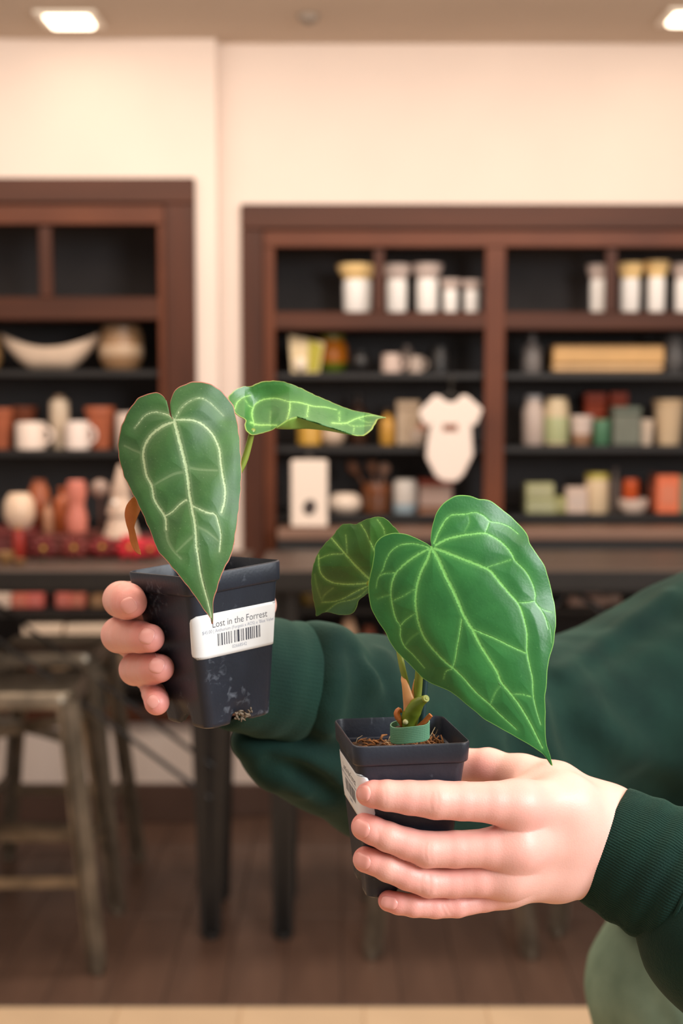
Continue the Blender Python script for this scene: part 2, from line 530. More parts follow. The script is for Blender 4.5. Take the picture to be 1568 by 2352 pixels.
class Frame:
    def __init__(self, C, yaw, roll):
        cy, sy = math.cos(yaw), math.sin(yaw); cr, sr = math.cos(roll), math.sin(roll)
        Rz = np.array([[cy, -sy, 0], [sy, cy, 0], [0, 0, 1.0]])
        Ry = np.array([[cr, 0, -sr], [0, 1, 0], [sr, 0, cr]])   # top leans towards -x for roll > 0
        self.R = Ry @ Rz; self.C = np.asarray(C, float); self.k = 1.0
    def pt(self, u, v, d):
        return self.C + self.R @ (np.array([u, v, -d]) * self.k)
    def pts(self, A):
        return self.C + (np.asarray(A) * self.k) @ self.R.T

def rsq(w, cr, ncor=7, nedge=14):
    """rounded square, list of (u, v, t) with t the place along its face (-1..1)"""
    out = []
    for q in range(4):
        a0 = -math.pi / 2 * 1 + q * math.pi / 2
        cq, sq = round(math.cos(q * math.pi / 2)), round(math.sin(q * math.pi / 2))
        for i in range(nedge):
            s = -(w - cr) + 2 * (w - cr) * i / nedge
            out.append((cq * s + sq * w, sq * s - cq * w, s / w))
        for i in range(ncor):
            an = -math.pi / 2 + (math.pi / 2) * i / ncor
            x, y = (w - cr) + cr * math.cos(an), -(w - cr) + cr * math.sin(an)
            out.append((cq * x - sq * y, sq * x + cq * y, 1.0))
    return out

def build_pot(fr, material, parent):
    prof = [(.078, .0205, .005), (.03, .0292, .0055), (.0125, .0315, .0058), (.0118, .0330, .006), (.0012, .0337, .006), (0, .0342, .0062), (.0002, .0347, .0063), (.001, .035, .0064),
            (.0108, .0344, .0063), (.0116, .0341, .0063), (.0122, .0334, .0062), (.0126, .0327, .006)]
    for d in np.linspace(.016, DEP - .016, 8): prof.append((d, pot_w(d), .006))
    for e in (.012, .009, .006, .003, .001, 0): prof.append((DEP - e, pot_w(DEP - e) - (0.0012 if e == 0 else 0), .006))
    rings = []
    outer_from = len(prof) - 6
    for k, (d, w, cr) in enumerate(prof):
        ring = []
        for (u, v, t) in rsq(w, cr):
            dd, f = d, 1.0
            if k >= outer_from:
                b = 1 - smoothstep(.16, .34, abs(t)) if abs(t) < .9 else 0
                dd = d - b * .0062 * (k - outer_from + 1) / 6.0
                f = 1 - b * .10 * ((k - outer_from + 1) / 6.0)
            ring.append(tuple(fr.pt(u * f, v * f, dd)))
        rings.append(ring)
    last = []
    for (u, v, t) in rsq(pot_w(DEP) - .004, .005):
        b = 1 - smoothstep(.16, .34, abs(t)) if abs(t) < .9 else 0
        last.append(tuple(fr.pt(u, v, DEP - .0012 - b * .0058)))
    rings.append(last)
    rings.append([tuple(fr.pt(u, v, DEP - .0066)) for (u, v, t) in rsq(pot_w(DEP) - .007, .004)])
    mb = MB().loft(rings, True, True)
    return mk('pot', mb, material, parent, angle=50)

def face_pt(fr, face, s, d, off):
    """point on the pot wall: s along the face (wraps round the corner), d down from the rim"""
    w, cr = pot_w(d) + off, .006 + off
    fl = w - cr
    if abs(s) <= fl: u, v = s, -w
    else:
        sg = 1 if s > 0 else -1
        an = min((abs(s) - fl) / cr, math.pi / 2)
        rest = abs(s) - fl - cr * math.pi / 2
        u, v = sg * (fl + cr * math.sin(an)), -(fl + cr * math.cos(an))
        if rest > 0: v += rest
    c, sn = math.cos(face * math.pi / 2), math.sin(face * math.pi / 2)
    return fr.pt(c * u - sn * v, sn * u + c * v, d)

def text_geo(body, size, thin):
    cu = bpy.data.curves.new('t', 'FONT'); cu.body = body; cu.size = size; cu.align_x = 'CENTER'; cu.align_y = 'CENTER'
    cu.offset = thin; cu.resolution_u = 3
    ob = bpy.data.objects.new('t', cu); COL.objects.link(ob)
    dg = bpy.context.evaluated_depsgraph_get()
    me = bpy.data.meshes.new_from_object(ob.evaluated_get(dg))
    V = np.array([v.co[:] for v in me.vertices]); F = [tuple(p.vertices) for p in me.polygons]
    bpy.data.objects.remove(ob); bpy.data.curves.remove(cu); bpy.data.meshes.remove(me)
    return V, F

def build_label(fr, face, s0, s1, d0, d1, parent, cr=.0042, tilt=0.0):
    def mp(s, d, off): return face_pt(fr, face, s, d + tilt * (s - s0), off)
    ns, nd = 40, 14
    V, F = [], []
    for i in range(nd + 1):
        d = d0 + (d1 - d0) * i / nd
        e = min(d - d0, d1 - d)
        ins = cr - math.sqrt(max(cr * cr - (cr - e) ** 2, 0)) if e < cr else 0
        for j in range(ns + 1):
            s = s0 + ins + (s1 - s0 - 2 * ins) * j / ns
            V.append(mp(s, d, .00025))
    F = [(i * (ns + 1) + j, (i + 1) * (ns + 1) + j, (i + 1) * (ns + 1) + j + 1, i * (ns + 1) + j + 1) for i in range(nd) for j in range(ns)]
    lab = make('label_sticker', V, F, M_PAPER, parent)
    sm = lab.modifiers.new('thickness', 'SOLIDIFY'); sm.thickness = .00018; sm.offset = 0
    lab['label'] = 'white printed price sticker with barcode'
    sc = (s0 + s1) / 2; H = d1 - d0; Wd = s1 - s0
    def put_text(name, body, cx, cy, width, hgt, m, thin=0):
        V, F = text_geo(body, 1.0, thin)
        w = V[:, 0].max() - V[:, 0].min()
        k = width / w
        P = [mp(cx + x * k, cy - y * k * hgt, .00040) for x, y, z in V]
        make(name, P, F, m, lab, smooth=False)
    put_text('lettering', 'Lost in the Forrest', sc + .0015, d0 + H * .255, Wd * .60, 1.12, M_INK, -.006)
    put_text('lettering', "$45.00 | Anthurium (Forgetii x AOS) x 'Blue Velvet'", sc + .001, d0 + H * .405, Wd * .80, 1.15, M_INK2, -.004)
    put_text('lettering', '02668542', sc + .0005, d0 + H * .845, Wd * .16, 1.05, M_INK2, -.004)
    bars = [(0, 2), (4, 1), (8, 3), (14, 2), (19, 2), (24, 2), (29, 1), (31, 1), (37, 2), (41, 1), (44, 5), (52, 1), (54, 1), (57, 2), (63, 3), (68, 3), (73, 3), (78, 2), (82, 2), (87, 3), (92, 1), (94.5, 2)]
    mbv, mbf = [], []
    bw = Wd * .465 / 96.5
    for a, w in bars:
        x0 = sc + .0005 - Wd * .2325 + a * bw; x1 = x0 + w * bw
        n = len(mbv)
        mbv += [mp(x0, d0 + H * .48, .0004), mp(x1, d0 + H * .48, .0004), mp(x1, d0 + H * .76, .0004), mp(x0, d0 + H * .76, .0004)]
        mbf.append((n, n + 3, n + 2, n + 1))
    make('barcode', mbv, mbf, M_INK, lab, smooth=False)
    return lab

# ---------------------------------------------------------------- leaves
def leaf_material(name, c1, c2, vein, edge, rough=.36, speck=.0):
    m = bpy.data.materials.new(name); m.use_nodes = True
    nt = m.node_tree; b = nt.nodes['Principled BSDF']
    N = nt.nodes.new; L = nt.links.new
    tc = N('ShaderNodeTexCoord')
    n1 = N('ShaderNodeTexNoise'); n1.inputs['Scale'].default_value = 55; n1.inputs['Detail'].default_value = 4
    L(tc.outputs['Object'], n1.inputs['Vector'])
    cr = N('ShaderNodeValToRGB'); cr.color_ramp.elements[0].position = .3; cr.color_ramp.elements[1].position = .7
    cr.color_ramp.elements[0].color = (*lin(c1), 1); cr.color_ramp.elements[1].color = (*lin(c2), 1)
    L(n1.outputs['Fac'], cr.inputs['Fac'])
    av = N('ShaderNodeAttribute'); av.attribute_name = 'vein'
    n2 = N('ShaderNodeTexNoise'); n2.inputs['Scale'].default_value = 900; n2.inputs['Detail'].default_value = 3
    L(tc.outputs['Object'], n2.inputs['Vector'])
    ma = N('ShaderNodeMath'); ma.operation = 'MULTIPLY_ADD'; ma.inputs[1].default_value = 1.3; ma.inputs[2].default_value = -.65
    L(n2.outputs['Fac'], ma.inputs[0])
    ad = N('ShaderNodeMath'); ad.operation = 'ADD'
    L(av.outputs['Fac'], ad.inputs[0]); L(ma.outputs[0], ad.inputs[1])
    rp = N('ShaderNodeMapRange'); rp.inputs['From Min'].default_value = .22; rp.inputs['From Max'].default_value = .72
    L(ad.outputs[0], rp.inputs['Value'])
    halo = N('ShaderNodeMath'); halo.operation = 'MAXIMUM'
    ml = N('ShaderNodeMath'); ml.operation = 'MULTIPLY'; ml.inputs[1].default_value = .24
    ah = N('ShaderNodeAttribute'); ah.attribute_name = 'halo'
    L(ah.outputs['Fac'], ml.inputs[0]); L(ml.outputs[0], halo.inputs[0]); L(rp.outputs[0], halo.inputs[1])
    mx = N('ShaderNodeMixRGB'); L(halo.outputs[0], mx.inputs['Fac']); L(cr.outputs['Color'], mx.inputs['Color1']); mx.inputs['Color2'].default_value = (*lin(vein), 1)
    ae = N('ShaderNodeAttribute'); ae.attribute_name = 'edge'
    mx2 = N('ShaderNodeMixRGB'); L(ae.outputs['Fac'], mx2.inputs['Fac']); L(mx.outputs['Color'], mx2.inputs['Color1']); mx2.inputs['Color2'].default_value = (*lin(edge), 1)
    L(mx2.outputs['Color'], b.inputs['Base Color'])
    n3 = N('ShaderNodeTexNoise'); n3.inputs['Scale'].default_value = 700; n3.inputs['Detail'].default_value = 2
    L(tc.outputs['Object'], n3.inputs['Vector'])
    bp = N('ShaderNodeBump'); bp.inputs['Strength'].default_value = .12; bp.inputs['Distance'].default_value = .0006
    L(n3.outputs['Fac'], bp.inputs['Height']); L(bp.outputs['Normal'], b.inputs['Normal'])
    b.inputs['Roughness'].default_value = rough
    b.inputs['Sheen Weight'].default_value = .0
    b.inputs['Specular IOR Level'].default_value = .42
    b.inputs['Sheen Tint'].default_value = (.7, 1, .8, 1)
    return m

def poly_dist(P, veins):
    """distance of 2D points to vein lines, divided by their half width, and the plain distance"""
    best = np.full(len(P), 1e9); raw = np.full(len(P), 1e9); amp = np.zeros(len(P))
    for pts, wd, a in veins:
        S = spline(pts, max(8, int(np.linalg.norm(np.diff(np.asarray(pts, float), axis=0), axis=1).sum() / 7)))
        tt = np.linspace(0, 1, len(S))
        for i in range(len(S) - 1):
            A, B = S[i], S[i + 1]; d = B - A
            t = np.clip(((P - A) @ d) / (d @ d + 1e-9), 0, 1)
            q = np.hypot(*(P - A - t[:, None] * d).T)
            w = (wd[0] + (wd[1] - wd[0]) * tt[i]) * .84
            r = q / w
            raw = np.minimum(raw, q)
            val = a * np.exp(-r * r)
            amp = np.maximum(amp, val)
    return raw, amp

def leaf(name, outline, center, veins, Yfun, material, parent, n=760, m=90, wave=0.0, label=None, quilt=.0007, hang=None, edge_w=.014, thick=.0005):
    O = spline(outline, n + 1, closed=True)[:-1]
    if wave:
        t = np.arange(n) / n
        nrm = O - np.asarray(center); nrm /= np.linalg.norm(nrm, axis=1)[:, None]
        O = O + nrm * (wave * (np.sin(t * 61 * 2 * np.pi) * .5 + np.sin(t * 37 * 2 * np.pi + 1))[:, None])
    r = 1 - (1 - np.linspace(0, 1, m)) ** 1.35
    C = np.asarray(center, float)
    P = (C + (O[None] - C) * r[:, None, None])
    P2 = P.reshape(-1, 2)
    raw, amp = poly_dist(P2, veins)
    Y = Yfun(P2[:, 0], P2[:, 1])
    # lamina puffs up a little between the veins
    puff = smoothstep(0, 34, raw) * quilt
    rr = np.repeat(r, n)
    puff = puff * (1 - smoothstep(.86, 1.0, rr) * .6) - amp * .00018
    Y = Y - puff
    d = np.stack([(P2[:, 0] - 784) / FPX, -(P2[:, 1] - 1176) / FPX], 1)
    dy = CP + d[:, 1] * SP; dz = -SP + d[:, 1] * CP
    V = np.stack([d[:, 0] * Y / dy, Y, CAM_H + dz * Y / dy], 1)
    i, j = np.meshgrid(np.arange(m - 1), np.arange(n), indexing='ij')
    a = i * n + j; b = i * n + (j + 1) % n
    # orientation towards the camera
    area = np.sum(O[:, 0] * np.roll(O[:, 1], -1) - np.roll(O[:, 0], -1) * O[:, 1])
    F = np.stack([a, b, b + n, a + n], -1).reshape(-1, 4)
    if area < 0: F = F[:, ::-1]
    o = make(name, V, F, material, parent, angle=180)
    me = o.data
    for nm, val in (('vein', amp), ('halo', np.exp(-(raw / 13.0) ** 2) * np.minimum(1, amp * 50 + .35)), ('edge', smoothstep(1 - edge_w, 1 - edge_w * .35, rr))):
        at = me.attributes.new(nm, 'FLOAT', 'POINT'); at.data.foreach_set('value', val.astype(np.float32))
    sm = o.modifiers.new('thickness', 'SOLIDIFY'); sm.thickness = thick; sm.offset = 1
    if label: o['label'] = label
    return o

def Z1(L): return [(x / 2.1778 + 200, y / 2.1778 + 840) for x, y in L]
def Z2(L): return [(x / 3.2667 + 200, y / 3.2667 + 1240) for x, y in L]
def Z3(L): return [(x / 2.6133 + 700, y / 2.6133 + 1120) for x, y in L]

M_LEAF1 = leaf_material('velvet_leaf', (47, 88, 46), (60, 106, 52), (166, 190, 146), (176, 112, 92), .5)
M_LEAF2 = leaf_material('young_leaf', (42, 96, 42), (58, 116, 50), (134, 184, 98), (150, 170, 84), .34)
M_LEAF3 = leaf_material('glossy_leaf', (34, 96, 45), (46, 114, 55), (118, 186, 98), (120, 176, 84), .36)
M_LEAF4 = leaf_material('dark_leaf', (44, 90, 36), (62, 108, 46), (140, 184, 96), (110, 140, 66), .34)
M_PETI = mat('petiole_green', (120, 140, 48), .4, rgb2=(140, 150, 66), vscale=60)
M_SHEATH = mat('orange_sheath', (228, 164, 116), .45, rgb2=(206, 150, 82), vscale=50)
M_BROWN = mat('dry_brown_sheath', (176, 98, 40), .5, rgb2=(196, 122, 56), vscale=120)
M_STEM = mat('green_stem', (94, 118, 30), .36, rgb2=(134, 148, 52), vscale=80)
M_SOIL = mat('dark_soil', (40, 26, 16), .9, rgb2=(84, 54, 30), vscale=220, bump=.6, bscale=300)
M_BARK = mat('bark_chips', (116, 74, 38), .85, rgb2=(158, 106, 58), vscale=200)
M_ROOT = mat('pale_roots', (206, 188, 150), .7)
M_TAPE = None

# ---------------- plant held at the left
Y1 = .84
yaw1, roll1 = math.radians(39), math.radians(5.0)
f1 = Frame((0, 0, 0), yaw1, roll1)
F_px = W(429, 1326, Y1)
f1.k = 1.03
f1.C = F_px - f1.R @ np.array([-HW, -HW, 0]) * f1.k
plant1 = thing('potted_plant', 'velvety heart-leaf plant in black pot with barcode sticker, held higher at left', 'potted plant', f1.pt(0, 0, DEP))
build_pot(f1, M_POT1, plant1)
build_label(f1, 0, -.0330, .0335, .0245, .0510, plant1)

sg = [(x, y) for x, y in [(0, 0)]]
SOIL_D = .0135
def soil(fr, parent, w, n=40, amp=.0016, d=SOIL_D):
    g = np.linspace(-w, w, n); U, V_ = np.meshgrid(g, g, indexing='ij')
    z = RNG.normal(0, amp * .5, U.shape)
    z = (z + np.roll(z, 1, 0) + np.roll(z, 1, 1) + np.roll(z, -1, 0)) / 2
    A = np.stack([U, V_, -d + z], -1).reshape(-1, 3)
    i, j = np.meshgrid(np.arange(n - 1), np.arange(n - 1), indexing='ij'); a = i * n + j
    make('soil', fr.pts(A), np.stack([a, a + n, a + n + 1, a + 1], -1).reshape(-1, 4), M_SOIL, parent, smooth=False)
def chips(fr, parent, w, cnt, name, m, ln, rad, d=SOIL_D, area=None, lift=.4):
    mb = MB()
    for k in range(cnt):
        u, v = (random.uniform(-w, w), random.uniform(-w, w)) if area is None else (random.uniform(*area[0]), random.uniform(*area[1]))
        an, l = random.uniform(0, 6.28), random.uniform(.4, 1) * ln
        z0 = random.uniform(0, .0016)
        p0 = fr.pt(u, v, d - z0); q = random.uniform(-.3, .3)
        p2_ = fr.pt(np.clip(u + l * math.cos(an), -w, w), np.clip(v + l * math.sin(an), -w, w), d - z0 - random.uniform(0, lift) * l)
        p1_ = (p0 + p2_) / 2 + np.array([random.uniform(-1, 1), random.uniform(-1, 1), random.uniform(0, 1)]) * l * .2
        r = rad * random.uniform(.5, 1)
        mb.tube([p0, p1_, p2_], [r, r * .9, r * .4], 5)
    o = mk(name, mb, m, parent, angle=180, kind='stuff')
soil(f1, plant1, .031)
chips(f1, plant1, .028, 60, 'bark_chips', M_BARK, .008, .0007)
chips(f1, plant1, .028, 14, 'roots', M_ROOT, .012, .0003, lift=.9)
# white plant tag standing inside the left pot
tgm = MB()
tp = [f1.pt(.002, .0255, .03), f1.pt(.013, .0255, .03), f1.pt(.013, .0275, .0005), f1.pt(.002, .0275, .0005)]
nrm = f1.R @ np.array([0, .0006, 0])
tgm.add([*tp, *[q + nrm for q in tp]], [(0, 1, 2, 3), (7, 6, 5, 4), (0, 4, 5, 1), (1, 5, 6, 2), (2, 6, 7, 3), (3, 7, 4, 0)])
mk('plant_tag', tgm, M_PAPER, plant1, smooth=False, label='white plastic plant tag')

# roots and dirt pushing out of the drainage notch
nmb = MB()
for k in range(26):
    a = face_pt(f1, 0, .002 + random.uniform(-.006, .007), DEP - .0042 + random.uniform(-.002, .002), -.0005); b = a + np.array([random.uniform(-.004, .004), random.uniform(-.001, .0005), random.uniform(-.003, .002)])
    nmb.tube([a, (a + b) / 2 + np.array([0, -.0008, .0006]), b], [.0007, .0006, .0003], 5)
mk('root_tuft', nmb, mat('grey_roots', (150, 140, 124), .8, rgb2=(96, 78, 60), vscale=300), plant1, angle=180, kind='stuff')

leaf1_out = Z1([(433, 274), (408, 235), (398, 195), (389, 163), (370, 142), (340, 135), (300, 142), (255, 165), (215, 215), (180, 285), (160, 360), (157, 430), (168, 490), (190, 560), (230, 640),
                (265, 710), (300, 790), (330, 860), (355, 925)]) + Z2([(590, 150), (690, 270), (800, 410), (880, 530), (930, 600), (941, 632), (947, 575), (947, 470), (975, 370), (1010, 260), (1060, 160), (1090, 90)]) \
    + Z1([(735, 885), (748, 800), (760, 700), (768, 600), (770, 520), (766, 440), (760, 350), (745, 260), (725, 195), (690, 150), (650, 110), (600, 88), (550, 80), (500, 90), (452, 113), (427, 148), (417, 190), (423, 235)])
mid1 = Z1([(436, 276), (450, 330), (470, 410), (490, 490), (505, 570), (512, 640), (525, 710), (540, 800), (546, 880), (552, 940)]) + Z2([(815, 30), (832, 120), (848, 235), (870, 330), (890, 400), (912, 480), (932, 580)])
veins1 = [(mid1, (5.5, 2.5), 1.0),
          (Z1([(432, 282), (385, 300), (330, 340), (295, 390), (283, 440), (288, 490), (300, 550), (325, 600), (335, 660), (355, 700), (385, 745), (395, 770), (398, 820)]), (4.2, 3.6), 1.0),
          (Z1([(440, 272), (500, 271), (550, 280), (600, 315), (635, 360), (660, 420), (668, 490), (678, 560), (688, 620), (685, 680), (670, 735)]), (3.4, 4.0), .9),
          (Z1([(520, 698), (548, 712), (600, 735), (640, 745), (655, 790), (668, 850), (662, 930)]), (3.6, 2.0), .85),
          (Z1([(500, 672), (470, 690), (430, 730), (395, 750)]), (3.0, 3.0), .85),
          (Z1([(430, 262), (400, 245), (340, 232), (290, 250), (262, 285), (240, 312)]), (3.2, 2.0), .7),
          (Z1([(445, 262), (470, 215), (510, 180), (560, 162), (600, 175), (640, 210), (680, 250)]), (3.0, 1.6), .55),
          (Z1([(398, 820), (405, 870), (430, 920), (470, 965)]), (2.2, 1.6), .34),
          (Z1([(490, 505), (560, 520), (650, 525)]), (2.2, 1.4), .2), (Z1([(500, 530), (440, 540), (380, 570), (330, 600)]), (2.2, 1.4), .2),
          (Z1([(280, 440), (230, 420), (190, 400)]), (2, 1.5), .14), (Z1([(540, 800), (600, 830), (660, 880)]), (2, 1.3), .17), (Z1([(545, 840), (500, 880), (450, 930)]), (2, 1.3), .17)]
midA = spline(mid1, 60)
def Yleaf1(px, py):
    sx = np.interp(py, midA[:, 1], midA[:, 0], left=midA[0, 0])
    dx = (px - sx) * Y1 / FPX
    return .855 - (py - 963) / 470 * .034 + 9.0 * dx ** 2 - .0035 * np.exp(-(dx / .012) ** 2) * 0 + .0012 * np.sin(py * .03 + dx * 150)
leaf('leaf', leaf1_out, (418, 1075), veins1, Yleaf1, M_LEAF1, plant1, n=860, m=110, wave=.6, label='large dark velvety heart-shaped leaf with pale veins')

leaf2_out = Z1([(705, 160), (735, 125), (775, 105), (820, 102), (865, 82), (920, 76), (980, 80), (1060, 110), (1130, 145), (1200, 175), (1270, 205), (1340, 228), (1400, 238), (1450, 250), (1494, 262),
                (1455, 270), (1440, 295), (1420, 325), (1385, 350), (1340, 349), (1290, 330), (1230, 300), (1160, 270), (1110, 257), (1060, 255), (1010, 270), (960, 302), (920, 325), (870, 340), (830, 348), (800, 335), (786, 300), (790, 272), (760, 255), (735, 232), (715, 195)])
veins2 = [(Z1([(738, 218), (750, 185), (780, 160), (815, 148)]), (3, 2), .8), (Z1([(835, 300), (822, 250), (826, 218), (850, 185), (890, 168), (950, 165), (1010, 182), (1060, 186), (1130, 205), (1190, 210), (1245, 222)]), (3.6, 1.6), .9),
          (Z1([(1015, 183), (1012, 230), (998, 285)]), (3, 3), .85), (Z1([(1105, 203), (1098, 255)]), (2.8, 2.8), .85), (Z1([(815, 285), (850, 298), (900, 300), (950, 300)]), (3.6, 2.5), .95),
          (Z1([(1225, 290), (1290, 290), (1350, 265), (1420, 250), (1480, 258)]), (3, 2), .9), (Z1([(1260, 233), (1260, 287)]), (2.2, 2.2), .7), (Z1([(920, 235), (915, 292)]), (2, 2), .4),
          (Z1([(785, 165), (805, 200), (828, 212)]), (2, 2), .5), (Z1([(1300, 292), (1335, 305), (1420, 300)]), (2, 1.5), .5), (Z1([(1335, 305), (1330, 335)]), (1.8, 1.5), .5), (Z1([(1360, 268), (1400, 285), (1435, 285)]), (2, 1.4), .5)]
crest2 = np.array(Z1([(786, 300), (830, 348), (920, 325), (1010, 270), (1080, 255), (1160, 270), (1290, 330), (1385, 350), (1494, 262)]))
def Yleaf2(px, py):
    cy = np.interp(px, crest2[:, 0], crest2[:, 1])
    return .878 + (px - 560) / 330 * .028 + (cy - py) * .00042 - 2.2e-6 * (cy - py) ** 2 + .0015 * np.sin(px * .045)
l2 = leaf('leaf', leaf2_out, (660, 950), veins2, Yleaf2, M_LEAF2, plant1, n=560, m=70, wave=.4, label='narrow bright green leaf seen edge-on, pointing right', edge_w=.02)
# lower margin curling under: the pale underside
ca = spline(Z1([(945, 312), (975, 292), (1010, 270), (1060, 255), (1110, 257), (1160, 270), (1230, 300), (1290, 330), (1340, 349), (1385, 350)]), 60)
cb = spline(Z1([(945, 314), (985, 317), (1040, 317), (1100, 315), (1180, 322), (1240, 331), (1290, 341), (1330, 348), (1360, 352), (1386, 351)]), 60)
V = []; K = 10
for k in range(K):
    t = k / (K - 1)
    for a, b in zip(ca, cb):
        q = a + (b - a) * t
        y = float(Yleaf2(a[0], a[1])) - .0004 + .010 * t
        V.append(W(q[0], q[1], y))
F = [(k * 60 + j, k * 60 + j + 1, (k + 1) * 60 + j + 1, (k + 1) * 60 + j) for k in range(K - 1) for j in range(59)]
o = make('curled_margin', V, F, mat('leaf_underside', (120, 166, 68), .45, rgb2=(138, 178, 84), vscale=70), l2, angle=180)
sm = o.modifiers.new('thickness', 'SOLIDIFY'); sm.thickness = .0004; sm.offset = 0

pc1 = f1.pt(0, 0, .02)
mk('petiole', MB().tube(spline([pc1, W(505, 1180, .88), W(540, 1100, .884), W(560, 1060, .886), W(573, 1015, .886), W(580, 985, .884)], 30), [.0022] * 24 + list(np.linspace(.0022, .0019, 6)), 10), M_PETI, plant1, angle=180)
mk('petiole', MB().tube(spline([pc1 + np.array([-.004, 0, 0]), W(440, 1180, .885), W(410, 1050, .876), W(398, 968, .858)], 30), .0021, 10), M_PETI, plant1, angle=180)
mk('stem', MB().tube(spline([f1.pt(0, 0, .03), f1.pt(.001, 0, .012), f1.pt(.003, .001, -.006)], 12), [.005, .005, .005, .005, .005, .0048, .0045, .0042, .004, .0038, .0032, .002], 12), M_STEM, plant1, angle=180)
# hanging dry sheath at the left of the big leaf
sh = Z1([(238, 655), (215, 672), (196, 705), (190, 745), (197, 790), (208, 830), (215, 875), (230, 915), (250, 938), (268, 945), (250, 925), (238, 890), (232, 850), (236, 800), (250, 755), (265, 715), (262, 680)])
def Ysh(px, py): return .872 + .0035 * ((px - 300) / 12) ** 2 * .3 + (py - 1150) * 2e-5
leaf('dry_sheath', sh, (303, 1190), [(Z1([(240, 660), (215, 740), (222, 830), (245, 925)]), (2, 1.2), .25)], Ysh, mat('dry_sheath', (184, 104, 44), .5, rgb2=(204, 126, 58), vscale=90), plant1, n=260, m=24, label='dry orange-brown sheath hanging down', edge_w=.05)
mk('petiole', MB().tube(spline([W(309, 1142, .874), W(345, 1180, .88), W(420, 1250, .89), pc1], 16), .0011, 8), M_BROWN, plant1, angle=180)

# ---------------- plant held at the right, lower
Y2 = .80
yaw2 = math.radians(10)
f2 = Frame((0, 0, 0), yaw2, math.radians(-.4))
f2.C = W(812, 1716, Y2) - f2.R @ np.array([-HW, -HW, 0])
plant2 = thing('potted_plant', 'glossy heart-leaf plant with taped stem in plain black pot, held lower at right', 'potted plant', f2.pt(0, 0, DEP))
build_pot(f2, M_POT2, plant2)
build_label(f2, 3, -.0320, .0360, .0175, .0450, plant2, tilt=.0)
soil(f2, plant2, .0305)
chips(f2, plant2, .028, 90, 'bark_chips', M_BARK, .008, .0009)
chips(f2, plant2, .028, 110, 'bark_chips', M_BARK, .009, .0008, area=((.004, .029), (-.028, .02)), lift=.8)
chips(f2, plant2, .0285, 26, 'roots', M_ROOT, .010, .00022, lift=1.1)
for u, v, r in ((.002, -.026, .0022), (.021, -.026, .0034), (-.006, -.024, .0016)):
    q = f2.pt(u, v, SOIL_D - .001)
    mk('bark_nugget', MB().sphere(q, r, 10, 6, .6), M_BARK, plant2)

leaf3_out = Z3([(758, 352), (722, 330), (660, 300), (600, 278), (540, 272), (480, 285), (440, 312), (420, 350), (415, 400), (405, 470), (390, 530), (383, 590), (385, 650), (403, 730), (440, 800), (480, 860), (510, 920), (545, 975),
                (600, 1030), (660, 1090), (720, 1150), (800, 1190), (860, 1215), (900, 1240), (960, 1290), (1020, 1340), (1080, 1390), (1150, 1430), (1220, 1470), (1290, 1510), (1350, 1545), (1420, 1592), (1460, 1636), (1485, 1670),
                (1472, 1610), (1450, 1540), (1442, 1450), (1443, 1350), (1440, 1260), (1450, 1170), (1455, 1080), (1470, 1010), (1490, 940), (1500, 860), (1505, 790), (1495, 700), (1475, 610), (1455, 530), (1430, 460), (1390, 400),
                (1350, 340), (1335, 290), (1300, 240), (1240, 180), (1180, 130), (1120, 85), (1080, 70), (1040, 68), (990, 50), (930, 45), (880, 60), (830, 95), (790, 150), (770, 210), (758, 270), (754, 315)])
mid3 = Z3([(762, 362), (800, 430), (850, 540), (890, 620), (930, 710), (960, 780), (1010, 860), (1050, 940), (1100, 1020), (1150, 1100), (1180, 1170), (1230, 1230), (1290, 1310), (1350, 1410), (1390, 1490), (1425, 1560)])
